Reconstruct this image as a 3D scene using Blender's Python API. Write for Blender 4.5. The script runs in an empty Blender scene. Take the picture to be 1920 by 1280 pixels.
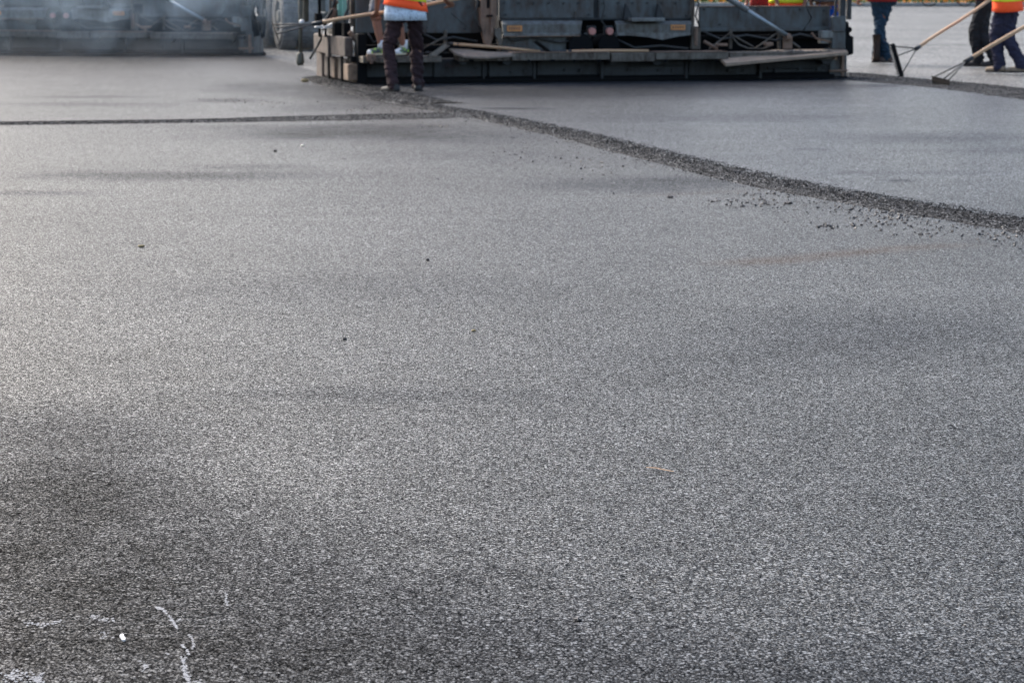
import bpy, bmesh, math, random
import numpy as np
from mathutils import Vector, Matrix, noise
rnd = random.Random(7)
R = math.radians
S = bpy.context.scene
COL = S.collection
# ---------------------------------------------------------------- camera geometry
FPX, CH, HOR = 4533.0, 1.35, -58.0
PIT = math.atan((640 - HOR) / FPX)
CAM = Vector((0, 0, CH))
def ray(px, py):
    a, b = (px - 960) / FPX, (640 - py) / FPX
    return Vector((a, math.cos(PIT) + b * math.sin(PIT), -math.sin(PIT) + b * math.cos(PIT)))
def G(px, py, z=0.0):
    d = ray(px, py); t = (z - CH) / d.z
    return CAM + d * t
def D(px, py, Y):
    d = ray(px, py)
    return CAM + d * (Y / d.y)
# paver frame
PL = G(675, 161); PR = G(1590, 149)
UD = (PR - PL).normalized(); VD = Vector((-UD.y, UD.x, 0))
def W(px, py, v):
    "pixel -> point of the vertical plane v metres in front of the screed, in paver coordinates (u, v, z)"
    d = ray(px, py); t = (v - (CAM - PL).dot(VD)) / d.dot(VD)
    p = CAM + d * t
    return Vector(((p - PL).dot(UD), v, p.z))
def toworld(q):
    return PL + UD * q[0] + VD * q[1] + Vector((0, 0, q[2]))
# ---------------------------------------------------------------- object helpers
def tag(o, label=None, cat=None, group=None, kind=None):
    if label: o['label'] = label
    if cat: o['category'] = cat
    if group: o['group'] = group
    if kind: o['kind'] = kind
    return o
def empty(name, loc=(0, 0, 0), rz=0.0):
    o = bpy.data.objects.new(name, None); COL.objects.link(o)
    o.location = loc; o.rotation_euler = (0, 0, rz); o.empty_display_size = .2
    return o
def link(name, me, mat, parent=None, smooth=False):
    o = bpy.data.objects.new(name, me); COL.objects.link(o)
    if mat: me.materials.append(mat)
    if smooth:
        me.polygons.foreach_set('use_smooth', [True] * len(me.polygons))
    if parent is not None: o.parent = parent
    return o
def obj(name, bm, mat, parent=None, smooth=False, origin=None):
    me = bpy.data.meshes.new(name)
    if origin is not None: bmesh.ops.translate(bm, verts=bm.verts, vec=-Vector(origin))
    bmesh.ops.recalc_face_normals(bm, faces=bm.faces)
    bm.to_mesh(me); bm.free()
    o = link(name, me, mat, parent, smooth)
    if origin is not None: o.location = origin
    return o
def box(bm, a, b, bev=0.006):
    a, b = Vector(a), Vector(b)
    lo = Vector([min(a[i], b[i]) for i in range(3)]); hi = Vector([max(a[i], b[i]) for i in range(3)])
    m = bmesh.ops.create_cube(bm, size=1.0)['verts']
    s = hi - lo
    for v in m: v.co = Vector([lo[i] + (v.co[i] + .5) * s[i] for i in range(3)])
    if bev > 0 and min(s) > bev * 2.5:
        es = list({e for v in m for e in v.link_edges})
        bmesh.ops.bevel(bm, geom=es, offset=bev, segments=1, affect='EDGES')
    return bm
def prism(bm, pts, off):
    "polygon pts (3-D) extruded by vector off"
    off = Vector(off)
    a = [bm.verts.new(Vector(p)) for p in pts]; b = [bm.verts.new(Vector(p) + off) for p in pts]
    n = len(a)
    bm.faces.new(a); bm.faces.new(b[::-1])
    for i in range(n): bm.faces.new((a[i], b[i], b[(i + 1) % n], a[(i + 1) % n]))
    return bm
def frame_of(d):
    d = d.normalized(); up = Vector((0, 0, 1)) if abs(d.z) < .95 else Vector((1, 0, 0))
    x = d.cross(up).normalized(); return x, x.cross(d).normalized()
def tube(bm, pts, rad, n=12, cap=True, flat=1.0):
    pts = [Vector(p) for p in pts]
    if not isinstance(rad, (list, tuple)): rad = [rad] * len(pts)
    rings = []
    for i, p in enumerate(pts):
        d = pts[min(i + 1, len(pts) - 1)] - pts[max(i - 1, 0)]
        x, y = frame_of(d)
        rings.append([bm.verts.new(p + (x * math.cos(t) + y * math.sin(t) * flat) * rad[i]) for t in [2 * math.pi * k / n for k in range(n)]])
    for a, b in zip(rings, rings[1:]):
        for k in range(n): bm.faces.new((a[k], a[(k + 1) % n], b[(k + 1) % n], b[k]))
    if cap: bm.faces.new(rings[0][::-1]); bm.faces.new(rings[-1])
    return bm
def disc_cyl(bm, c, axis, r, h, n=20):
    axis = Vector(axis).normalized(); c = Vector(c)
    return tube(bm, [c - axis * h / 2, c + axis * h / 2], r, n)
def copy_tree(o, parent=None):
    c = o.copy(); COL.objects.link(c); c.parent = parent
    for ch in list(o.children): copy_tree(ch, c)
    return c
# ---------------------------------------------------------------- materials
class N:
    def __init__(s, name):
        s.m = bpy.data.materials.new(name); s.m.use_nodes = True
        s.t = s.m.node_tree; s.n = s.t.nodes; s.n.clear()
        s.out = s.n.new('ShaderNodeOutputMaterial'); s.b = s.n.new('ShaderNodeBsdfPrincipled')
        s.t.links.new(s.b.outputs[0], s.out.inputs[0])
        s.co = s.n.new('ShaderNodeTexCoord').outputs['Object']
    def L(s, a, b): s.t.links.new(a, b)
    def set(s, sock, v):
        if hasattr(v, 'is_output') or isinstance(v, bpy.types.NodeSocket): s.L(v, sock)
        else: sock.default_value = v
    def noise(s, scale, detail=4, rough=.6, co=None, dist=0, col=False):
        x = s.n.new('ShaderNodeTexNoise'); s.L(co or s.co, x.inputs['Vector'])
        x.inputs['Scale'].default_value = scale; x.inputs['Detail'].default_value = detail
        x.inputs['Roughness'].default_value = rough; x.inputs['Distortion'].default_value = dist
        return x.outputs['Color' if col else 'Fac']
    def voro(s, scale, feat='F1', out='Distance', co=None, rand=1.0):
        x = s.n.new('ShaderNodeTexVoronoi'); x.feature = feat; s.L(co or s.co, x.inputs['Vector'])
        x.inputs['Scale'].default_value = scale; x.inputs['Randomness'].default_value = rand
        return x.outputs[out]
    def ramp(s, f, stops, interp='LINEAR'):
        x = s.n.new('ShaderNodeValToRGB'); x.color_ramp.interpolation = interp
        e = x.color_ramp.elements
        while len(e) < len(stops): e.new(.5)
        for i, (p, c) in enumerate(stops):
            e[i].position = p
            e[i].color = (c, c, c, 1) if isinstance(c, (int, float)) else (*c[:3], 1)
        s.L(f, x.inputs[0]); return x.outputs[0]
    def mapr(s, f, a, b, c, d):
        x = s.n.new('ShaderNodeMapRange'); s.L(f, x.inputs[0])
        for i, v in enumerate((a, b, c, d)): x.inputs[i + 1].default_value = v
        return x.outputs[0]
    def math(s, op, a, b=0.0):
        x = s.n.new('ShaderNodeMath'); x.operation = op; s.set(x.inputs[0], a); s.set(x.inputs[1], b); return x.outputs[0]
    def mix(s, f, a, b, mode='MIX'):
        x = s.n.new('ShaderNodeMix'); x.data_type = 'RGBA'; x.blend_type = mode
        s.set(x.inputs[0], f)
        for i, v in ((6, a), (7, b)):
            if isinstance(v, tuple): v = (*v[:3], 1)
            s.set(x.inputs[i], v)
        return x.outputs[2]
    def scale(s, vec, co=None):
        x = s.n.new('ShaderNodeMapping'); s.L(co or s.co, x.inputs[0]); x.inputs['Scale'].default_value = vec; return x.outputs[0]
    def bump(s, h, strength, dist, prev=None):
        x = s.n.new('ShaderNodeBump'); s.L(h, x.inputs['Height']); x.inputs['Strength'].default_value = strength
        x.inputs['Distance'].default_value = dist
        if prev is not None: s.L(prev, x.inputs['Normal'])
        return x.outputs[0]
    def end(s, col, rough=.6, metal=0.0, nrm=None, spec=.5):
        s.set(s.b.inputs['Base Color'], (*col[:3], 1) if isinstance(col, tuple) else col)
        s.set(s.b.inputs['Roughness'], rough); s.set(s.b.inputs['Metallic'], metal)
        s.b.inputs['Specular IOR Level'].default_value = spec
        if nrm is not None: s.L(nrm, s.b.inputs['Normal'])
        return s.m
def dirty(name, col, dirt=(.09, .075, .06), amt=.5, rough=.5, metal=0.0, sc=3.0, bump=.15, spec=.5, streak=True):
    "painted or bare surface with grime, runs and chips"
    m = N(name)
    a = m.noise(sc, 8, .7)
    b = m.noise(sc * 6, 6, .7, co=m.scale((1, 1, .25)) if streak else None)
    f = m.math('MULTIPLY', a, b)
    f = m.ramp(f, [(.30 - .18 * amt, 0.0), (.42 - .1 * amt, .85)])
    c0 = m.mix(m.noise(sc * 14, 5, .7), tuple(x * .8 for x in col), tuple(x * 1.2 for x in col))
    c = m.mix(f, c0, dirt)
    r = m.mix(f, (rough,) * 3, (.85,) * 3)
    n = m.bump(m.noise(sc * 25, 5, .7), bump, .004)
    return m.end(c, r, metal, n, spec)
M = {}
M['paint'] = dirty('machine_paint', (.060, .074, .078), (.046, .031, .021), .74, .42, 0, 2.2)
M['paint_light'] = dirty('worn_paint', (.15, .158, .152), (.062, .045, .032), .74, .4, 0, 3)
M['dark'] = dirty('dark_steel', (.016, .019, .021), (.016, .013, .011), .5, .6, 0, 3)
M['steel'] = dirty('bare_steel', (.125, .112, .094), (.045, .030, .020), .8, .45, .4, 4)
M['rust'] = dirty('rusty_steel', (.20, .125, .085), (.06, .042, .032), .45, .8, 0, 5, .4)
M['tan'] = dirty('dusty_tan_steel', (.24, .165, .11), (.05, .036, .028), .6, .85, 0, 5, .4)
M['concrete_steel'] = dirty('asphalt_caked_steel', (.130, .100, .080), (.035, .028, .024), .62, .85, 0, 4, .5)
M['black'] = dirty('black_rubber_shade', (.0045, .005, .006), (.009, .008, .007), .3, .8, 0, 6, spec=.12)  # rubber black, also used to paint shade in recesses and under the screed
M['blade'] = dirty('tarred_blade', (.004, .004, .004), (.012, .010, .009), .3, .9, 0, 20, spec=.08)
M['hose'] = dirty('hose_rubber', (.02, .022, .022), (.05, .045, .04), .4, .5, 0, 8)
M['chrome'] = dirty('cylinder_metal', (.26, .30, .32), (.12, .12, .12), .2, .3, .5, 6)
M['mint'] = dirty('mint_paint', (.20, .42, .34), (.15, .2, .17), .2, .5)
M['whitepaint'] = dirty('white_paint', (.62, .62, .58), (.3, .28, .25), .2, .5)
M['shovel'] = dirty('polished_blade', (.62, .62, .60), (.30, .28, .26), .2, .32, .55, 12)
M['crustm'] = dirty('asphalt_crust', (.018, .018, .018), (.05, .04, .032), .6, .9, 0, 20, streak=False)
M['lens'] = dirty('tail_lamp_lens', (.42, .17, .14), (.25, .13, .11), .4, .35, 0, 30, streak=False)
M['sticker'] = dirty('orange_sticker', (.62, .26, .08), (.30, .16, .08), .35, .5, 0, 24, streak=False)
M['sole'] = dirty('sole', (.5, .42, .28), (.3, .25, .18), .3, .8, 0, 30)
M['rim'] = dirty('rim', (.22, .22, .2), (.1, .09, .08), .4, .6)
M['truck'] = dirty('truck_paint', (.12, .15, .15), (.12, .105, .09), .6, .6)
def wood(name, a, b):
    m = N(name)
    g = m.noise(6, 7, .7, co=m.scale((1, 1, 1)), dist=1.5)
    s2 = m.noise(60, 4, .7)
    c = m.mix(m.ramp(g, [(.3, 0.), (.7, 1.)]), a, b)
    c = m.mix(m.math('MULTIPLY', s2, .5), c, tuple(x * .35 for x in a))
    return m.end(c, .7, 0, m.bump(s2, .2, .002))
M['wood'] = wood('ash_wood', (.56, .36, .21), (.40, .24, .13))
M['plank'] = wood('weathered_plank', (.36, .27, .19), (.20, .14, .10))
M['plank_dark'] = wood('dirty_plank', (.30, .235, .18), (.14, .11, .09))
def cloth(name, c1, c2=None, sc=30, rough=.9, dots=None):
    m = N(name); c2 = c2 or tuple(x * .6 for x in c1)
    c = m.mix(m.ramp(m.noise(5, 6, .7), [(.35, 0.), (.65, 1.)]), c1, c2)
    if dots:
        d = m.ramp(m.noise(sc, 2, .5, dist=1.0), [(.57, 0.), (.62, 1.)])
        c = m.mix(d, c, dots)
    return m.end(c, rough, 0, m.bump(m.noise(9, 5, .65), .5, .03), .2)
M['vest'] = cloth('orange_vest', (.95, .115, .03), (.88, .09, .025))
M['stripe'] = cloth('yellow_stripe', (.75, .72, .04), (.6, .6, .04))
M['silver'] = cloth('silver_stripe', (.6, .6, .58))
M['shirt'] = cloth('pale_print_shirt', (.62, .70, .76), (.5, .58, .66), 75, dots=(.16, .2, .26))
M['trouser_brown'] = cloth('brown_black_trousers', (.022, .014, .015), (.045, .024, .026))
M['navy'] = cloth('navy_trousers', (.022, .022, .042), (.034, .034, .058))
M['trouser_black'] = cloth('black_trousers', (.014, .015, .018), (.026, .026, .028))
M['jeans'] = cloth('dark_jeans', (.012, .03, .052), (.02, .045, .07))
M['blue'] = cloth('blue_work_trousers', (.012, .07, .30), (.01, .05, .22))
M['redcloth'] = cloth('red_shirt', (.28, .03, .025), (.2, .02, .02))
M['grey_cloth'] = cloth('grey_shirt', (.2, .2, .21))
M['skin'] = cloth('skin', (.24, .115, .072), (.19, .088, .055), rough=.55)
M['skin2'] = cloth('skin_pale', (.30, .15, .10), (.25, .12, .08), rough=.55)
M['hair'] = cloth('hair', (.015, .012, .01))
M['sock'] = cloth('white_sock', (.72, .72, .72), (.6, .6, .62))
M['boot'] = dirty('brown_boot', (.06, .042, .034), (.10, .08, .06), .4, .7, 0, 9)
M['shoe'] = dirty('black_shoe', (.016, .014, .013), (.032, .026, .02), .4, .7, 0, 9)
M['tanshoe'] = dirty('tan_shoe', (.26, .19, .125), (.14, .10, .07), .4, .8, 0, 9)
M['sneaker'] = cloth('grey_sneaker', (.10, .12, .11), (.06, .07, .07), 30, dots=(.45, .75, .06))
M['neon'] = cloth('neon_panel', (.35, .72, .05), (.25, .55, .05))
M['eye'] = dirty('eye', (.03, .02, .015), amt=0, rough=.2)

# asphalt ------------------------------------------------------------------
def asphalt(name, dark, light, warm, grain=125.0, bumpk=.9, rough=.42, lightshare=.5, spec=.5, use_attr=True, bandk=1.0):
    m = N(name)
    g = m.n.new('ShaderNodeNewGeometry').outputs['Position']
    warp = m.noise(grain * .8, 2, .5, co=g, col=True)
    v = m.n.new('ShaderNodeVectorMath'); v.operation = 'MULTIPLY_ADD'
    m.L(warp, v.inputs[0]); v.inputs[1].default_value = (.008, .008, .008); m.L(g, v.inputs[2])
    gw = v.outputs[0]
    cell = m.n.new('ShaderNodeSeparateColor'); m.L(m.voro(grain, 'F1', 'Color', gw), cell.inputs[0])
    cr, cg, cb = cell.outputs
    edge = m.voro(grain, 'F1', 'Distance', gw)
    c2 = m.n.new('ShaderNodeSeparateColor'); m.L(m.voro(grain * .52, 'F1', 'Color', gw), c2.inputs[0])   # a share of larger stones
    bigs = m.mapr(c2.outputs[0], .80, .82, 0, 1)
    def pick(a, b): return m.math('ADD', m.math('MULTIPLY', a, m.math('SUBTRACT', 1.0, bigs)), m.math('MULTIPLY', b, bigs))
    cr = pick(cr, c2.outputs[1]); cg = pick(cg, c2.outputs[2]); edge = pick(edge, m.voro(grain * .52, 'F1', 'Distance', gw))
    fine = m.noise(grain * 4.5, 3, .7, co=g)
    tone = m.ramp(cr, [(0, 0.), (.48, .06), (.70, .32), (.80, .95), (1, 1.)])
    c = m.mix(tone, dark, light)
    c = m.mix(m.mapr(cb, .8, 1.0, 0, .55), c, warm)
    c = m.mix(m.mapr(edge, .38, .62, 0, .9), c, tuple(x * .35 for x in dark))
    c = m.mix(.5, c, m.mix(m.mapr(fine, .3, .7, 0, 1), (.35,) * 3, (1.6,) * 3), 'MULTIPLY')
    big = m.noise(.55, 5, .6, co=g); med = m.noise(3.1, 5, .65, co=g)
    lo = m.math('ADD', m.mapr(big, .3, .7, -.16, .16), m.mapr(med, .3, .7, -.12, .12))
    band = m.noise(1.0, 5, .6, co=m.scale((.5, 3.2, 1) if bandk < 2 else (.10, .55, 1), co=g)); fleck = m.noise(22, 4, .65, co=g)
    lo = m.math('ADD', lo, m.math('ADD', m.mapr(band, .3, .7, -.13 * bandk, .13 * bandk), m.mapr(fleck, .3, .7, -.12, .12)))
    k = m.math('ADD', lo, 1.0)
    if use_attr:
        at = m.n.new('ShaderNodeAttribute'); at.attribute_name = 'stain_shading'
        sp = m.n.new('ShaderNodeSeparateColor'); m.L(at.outputs['Color'], sp.inputs[0])
        rag = m.math('MULTIPLY', m.mapr(m.noise(3.2, 6, .72, co=g, dist=.6), .32, .68, .70, 1.22), m.mapr(m.noise(34, 4, .7, co=g), .3, .7, .7, 1.3))
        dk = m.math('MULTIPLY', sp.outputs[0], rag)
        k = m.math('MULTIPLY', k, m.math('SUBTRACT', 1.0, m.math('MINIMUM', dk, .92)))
        k = m.math('ADD', k, m.math('MULTIPLY', sp.outputs[2], rag))
        c = m.mix(m.math('MULTIPLY', sp.outputs[1], .95), c, (.034, .022, .015))
        br_ = m.math('SUBTRACT', 1.0, m.math('MULTIPLY', sp.outputs[1], .5))
    c = m.mix(1.0, c, k, 'MULTIPLY')
    if use_attr: c = m.mix(m.math('MINIMUM', dk, 1.0), c, m.mix(1.0, c, (.72, .92, 1.35), 'MULTIPLY'))  # blue tint paints in the sky sheen that dark patches lose
    h = m.math('ADD', m.math('MULTIPLY', m.math('SUBTRACT', 1.0, edge), .6), m.math('MULTIPLY', cg, .7))
    n = m.bump(h, bumpk, .0016)
    n = m.bump(fine, .4, .0006, n)
    r = m.mapr(cg, 0, 1, rough - .12, rough + .25)
    spc = m.math('MULTIPLY', m.mapr(tone, .03, .6, spec * .12, spec * 1.75), m.mapr(edge, .30, .55, 1.0, .05))
    spc = m.math('MULTIPLY', spc, m.math('ADD', 1.0, m.math('MULTIPLY', lo, .6)))
    if use_attr:
        r = m.math('MINIMUM', m.math('ADD', r, m.math('MULTIPLY', dk, .18)), 1.0)
        spc = m.math('MULTIPLY', m.math('MULTIPLY', spc, br_), m.math('SUBTRACT', 1.0, m.math('MULTIPLY', m.math('MINIMUM', dk, 1.0), .60)))
    m.end(c, r, 0, n, spec); m.L(spc, m.b.inputs['Specular IOR Level']); return m.m
M['asphalt'] = asphalt('old_mat_asphalt', (.0030, .0042, .0070), (.135, .135, .131), (.13, .115, .09), spec=.66, grain=215, bumpk=.7, rough=.40)
M['fresh'] = asphalt('fresh_mat_asphalt', (.006, .0072, .0092), (.128, .136, .148), (.12, .12, .11), grain=190, bandk=1.6, bumpk=.6, rough=.39, spec=.68)
M['loose'] = asphalt('loose_hot_mix', (.021, .0215, .0225), (.118, .120, .124), (.045, .04, .035), grain=95, bumpk=.8, rough=.7, use_attr=False, spec=.2)
M['crumb'] = dirty('bitumen_crumb', (.010, .010, .012), (.03, .028, .026), .3, .55, 0, 60, streak=False)
M['oldroad'] = asphalt('aged_pavement', (.11, .11, .108), (.34, .34, .325), (.29, .27, .23), grain=70, bandk=2.6, bumpk=.4, rough=.5, use_attr=False, spec=.35)

# ---------------------------------------------------------------- ground sheets
ridge_px = [(700, 178), (745, 190), (830, 204), (900, 215), (1000, 235), (1100, 257), (1200, 281), (1300, 306), (1400, 330),
            (1500, 351), (1600, 369), (1700, 385), (1800, 400), (1920, 420), (2150, 462), (2600, 560)]
ridge = [G(*p) for p in ridge_px]
dlast = (ridge[-1] - ridge[-2]).normalized()
ridge.append(ridge[-1] + dlast * 12)
seam_far = [G(620, 150), G(560, 124), G(480, 102), G(455, 96)]
edge_pts = sorted([(p.y, p.x) for p in ridge] + [(p.y, p.x) for p in seam_far])
def XE(y):  # seam between the older mat (left) and the new mat (right)
    return float(np.interp(y, [e[0] for e in edge_pts], [e[1] for e in edge_pts]))
rr = [G(1580, 153), G(1700, 163), G(1800, 173), G(1920, 190), G(2200, 225), G(2700, 300)]
rr.append(rr[-1] + (rr[-1] - rr[-2]).normalized() * 15)
rr_s = sorted([(p.y, p.x) for p in rr])
def XR(y): return float(np.interp(y, [e[0] for e in rr_s], [e[1] for e in rr_s]))
def ell(px, py, rx, ry, amp, ch=0, soft=1.0, rot=0.0):
    "soft patch authored where the photo shows it, stored as a ground-plane ellipse"
    c = G(px, py); ax = (G(px + rx, py + rx * rot) - c); ay = (G(px, py - ry) - G(px, py + ry)) * .5
    return (c.x, c.y, ax, ay, amp, ch, soft)
stains_sheen = [ell(395, 328, 240, 9, .34), ell(200, 330, 230, 12, .18), ell(460, 312, 120, 5, .25), ell(640, 250, 230, 14, .6), ell(880, 258, 170, 13, .34),
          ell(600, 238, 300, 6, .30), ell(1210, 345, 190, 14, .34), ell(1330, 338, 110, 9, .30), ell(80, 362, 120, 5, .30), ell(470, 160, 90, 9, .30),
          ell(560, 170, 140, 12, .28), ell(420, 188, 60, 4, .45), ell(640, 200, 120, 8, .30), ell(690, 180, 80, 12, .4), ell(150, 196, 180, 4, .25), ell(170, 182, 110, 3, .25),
          ell(20, 980, 400, 210, .58), ell(330, 1200, 760, 230, .50), ell(1000, 1290, 900, 120, .25), ell(90, 1210, 380, 190, .25), ell(120, 800, 200, 40, .25), ell(600, 1250, 420, 120, .16), ell(1650, 620, 330, 55, .22), ell(1500, 1250, 500, 90, .10),  # broad ellipses also darken the near ground along the bottom
          ell(700, 740, 380, 14, .18), ell(900, 290, 200, 20, .12), ell(600, 545, 420, 35, .12), ell(1300, 660, 200, 60, .06),
          ell(1450, 488, 105, 7, .75, 1, rot=-.05), ell(1600, 474, 130, 6, .7, 1, rot=-.06), ell(1740, 463, 110, 5, .5, 1, rot=-.03), ell(1300, 362, 130, 3, .35, 1, rot=-.05),
          ell(400, 400, 500, 60, .12, 2), ell(500, 560, 600, 110, .12, 2), ell(800, 700, 420, 80, .08, 2), ell(1350, 420, 260, 22, .08, 2)]  # light patches: sheen of the mat put into its colour
stains_shade_mat = [ell(1770, 262, 170, 11, .28), ell(1400, 225, 260, 9, .20), ell(1900, 285, 160, 8, .15), ell(1100, 178, 420, 10, .40), ell(1300, 168, 380, 6, .35),  # ellipses along the screed paint the paver's shade on the mat
              ell(1700, 330, 200, 5, .14), ell(960, 207, 70, 2.2, .6), ell(1690, 344, 34, 2.5, .5), ell(1520, 285, 40, 2, .3), ell(1650, 163, 90, 3.0, .45), ell(1250, 300, 200, 8, .10),
              ell(1550, 200, 420, 12, .12, 2), ell(1500, 320, 200, 12, .08, 2)]
def ground_sheet(name, xl, xr, ys, nx, z, mat, st, label=None):
    ny = len(ys); X = np.zeros((ny, nx)); Y = np.zeros((ny, nx))
    for j, y in enumerate(ys):
        a, b = xl(y), xr(y)
        t = np.linspace(0, 1, nx)
        X[j] = a + (b - a) * t; Y[j] = y
    Z = np.full_like(X, z)
    co = np.stack([X, Y, Z], -1).reshape(-1, 3)
    i = np.arange(ny - 1)[:, None] * nx + np.arange(nx - 1)[None]
    q = np.stack([i, i + 1, i + nx + 1, i + nx], -1).reshape(-1, 4)
    me = bpy.data.meshes.new(name)
    me.vertices.add(len(co)); me.vertices.foreach_set('co', co.ravel())
    me.loops.add(q.size); me.loops.foreach_set('vertex_index', q.ravel())
    me.polygons.add(len(q)); me.polygons.foreach_set('loop_start', np.arange(0, q.size, 4))
    me.update()
    colr = np.zeros((len(co), 4)); colr[:, 3] = 1
    wx = .22 * np.sin(co[:, 1] * 1.7 + 1.3 * np.sin(co[:, 0] * 2.3)) + .1 * np.sin(co[:, 0] * 5.1 + co[:, 1] * 3.7)
    wy = .25 * np.sin(co[:, 0] * 1.9 + 1.1 * np.sin(co[:, 1] * 1.1)) + .1 * np.sin(co[:, 0] * 6.3 - co[:, 1] * 2.9)
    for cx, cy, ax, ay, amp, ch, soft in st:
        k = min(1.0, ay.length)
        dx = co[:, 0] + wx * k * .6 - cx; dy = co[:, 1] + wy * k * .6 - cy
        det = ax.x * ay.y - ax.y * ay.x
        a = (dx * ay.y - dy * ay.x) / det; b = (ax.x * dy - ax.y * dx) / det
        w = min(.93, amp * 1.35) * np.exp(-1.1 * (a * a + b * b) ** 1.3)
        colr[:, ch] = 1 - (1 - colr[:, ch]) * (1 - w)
    at = me.color_attributes.new('stain_shading', 'FLOAT_COLOR', 'POINT')  # stains share these channels with painted paver shade and painted sheen
    at.data.foreach_set('color', colr.ravel())
    return tag(link(name, me, mat), kind='structure')
geo = list(2.0 * (1.006 ** np.arange(0, 560)))
geo = [y for y in geo if y < 48]
ys = [-8, -4, 0, 1.5] + geo
road = ground_sheet('road', lambda y: -14 - max(0, y) * .2, lambda y: XE(y) + .02, [y for y in ys if y < PL.y + 19], 300, 0, M['asphalt'], stains_sheen)
yf = PR.y + .3
mat_ys = [y for y in ys if y < PL.y - .2] + list(np.linspace(PL.y - .1, yf, 12))
def mat_r(y): return XR(y) if y < rr[0].y else rr[0].x
def mat_l(y):
    if y <= PL.y: return XE(y)
    return PL.x + (y - PL.y) * UD.x / UD.y      # follows the screed
fresh = ground_sheet('fresh_asphalt_lane', mat_l, lambda y: max(mat_r(y), mat_l(y) + .01), mat_ys, 260, .018, M['fresh'], stains_shade_mat)
bm = bmesh.new()
bmesh.ops.create_grid(bm, x_segments=4, y_segments=4, size=450)
o = obj('ground', bm, M['oldroad']); o.location = (0, 300, -.02); tag(o, kind='structure')
# far darker strip of older surfacing between the two machines
def fbm(x, y, z=0.0, o=4):
    v, a = 0.0, .5
    for _ in range(o): v += a * noise.noise(Vector((x, y, z))); x *= 2.1; y *= 2.1; z += 7.3; a *= .5
    return v
# ---------------------------------------------------------------- loose ridges
def windrow(name, pts, wfun, hfun, label, z0=0.0, step=.022, nx=26, seed=0):
    pts = [Vector(p) for p in pts]
    seg = [0]
    for a, b in zip(pts, pts[1:]): seg.append(seg[-1] + (b - a).length)
    L = seg[-1]; n = int(L / step)
    px_ = np.interp(np.linspace(0, L, n), seg, [p.x for p in pts]); py_ = np.interp(np.linspace(0, L, n), seg, [p.y for p in pts])
    kk = np.ones(31) / 31
    px_[15:-15] = np.convolve(px_, kk, 'valid'); py_[15:-15] = np.convolve(py_, kk, 'valid')
    bm = bmesh.new(); rows = []
    for j in range(n):
        a, b = max(j - 6, 0), min(j + 6, n - 1)
        t = Vector((px_[b] - px_[a], py_[b] - py_[a], 0)).normalized(); nn = Vector((-t.y, t.x, 0))
        s = j / (n - 1); w = wfun(s); h = hfun(s); row = []
        off = .02 * w * 3 * fbm(s * L * .8, seed)
        wl = w * (1 + .24 * fbm(s * L * 2.6, 5 + seed, 0, 6)); wr = w * (1 + .24 * fbm(s * L * 2.6, 15 + seed, 0, 6))
        for i in range(nx):
            q = -1 + 2 * i / (nx - 1); d = off + q * (wl if q < 0 else wr) * .5
            x, y = px_[j] + nn.x * d, py_[j] + nn.y * d
            hz = h * max(0, 1 - q * q) ** .8 * (1 + .45 * fbm(x * 5, y * 5, seed)) + (.006 * noise.noise(Vector((x * 45, y * 45, seed))) + .004 * noise.noise(Vector((x * 110, y * 110, 3)))) * min(1, 2.5 * (1 - abs(q)))
            row.append(bm.verts.new((x, y, z0 - .004 + max(hz, -.003 if abs(q) < 1 else 0) + (.003 if abs(q) < .98 else 0))))
        rows.append(row)
    for a, b in zip(rows, rows[1:]):
        for i in range(nx - 1): bm.faces.new((a[i], a[i + 1], b[i + 1], b[i]))
    rg = random.Random(seed + 3)
    for _ in range(int(L * 620)):
        j = rg.randrange(6, n - 6); t = Vector((px_[j + 5] - px_[j - 5], py_[j + 5] - py_[j - 5], 0)).normalized(); nn = Vector((-t.y, t.x, 0))
        w = wfun(j / n); d = max(-1.8, min(1.8, rg.gauss(0, .62))) * w * .5
        r = rg.uniform(.0025, .0055) * (1.25 if rg.random() < .12 else 1)
        q = abs(d) / (w * .5); zt = z0 + hfun(j / n) * max(0, 1 - q * q) ** .8
        stone(bm, Vector((px_[j] + nn.x * d, py_[j] + nn.y * d, zt + r * .4)), r, rg)
    o = obj(name, bm, M['loose']); tag(o, label, 'loose asphalt', kind='stuff')
    return o
def stone(bm, c, r, rg):
    k = []
    for s in ((1, 0, 0), (-1, 0, 0), (0, 1, 0), (0, -1, 0), (0, 0, 1), (0, 0, -1)):
        v = Vector(s) * r * rg.uniform(.65, 1.35) + Vector([rg.uniform(-.3, .3) * r for _ in range(3)]); v.z *= .75
        k.append(bm.verts.new(c + v))
    for a, b, d in ((0, 2, 4), (2, 1, 4), (1, 3, 4), (3, 0, 4), (2, 0, 5), (1, 2, 5), (3, 1, 5), (0, 3, 5)): bm.faces.new((k[a], k[b], k[d]))
windrow('loose_asphalt_ridge', ridge[:-1], lambda s: .42 + .17 * s, lambda s: .016, 'dark rough ridge of loose asphalt running diagonally from the paver to the right edge', .004)
jn = [G(-200, 236), G(0, 233), G(150, 231), G(280, 229.5), G(420, 227.5), G(520, 224), G(640, 222), G(760, 219), G(870, 216)]
windrow('loose_asphalt_joint', jn, lambda s: .30 if s < .5 else .30 + .5 * math.sin((s - .5) * 2 * math.pi * .62), lambda s: .02, 'thin dark line of loose asphalt crossing the lane at left', .0, step=.02, seed=11)
windrow('loose_asphalt_strip', [G(1560, 140), G(1640, 150), G(1730, 157), G(1830, 168), G(1930, 180), G(2150, 210), G(2400, 250)], lambda s: 1.2 + .5 * s, lambda s: .03, 'dark strip of loose asphalt under the two rakes at right', .0, step=.03, nx=40, seed=23)
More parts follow.
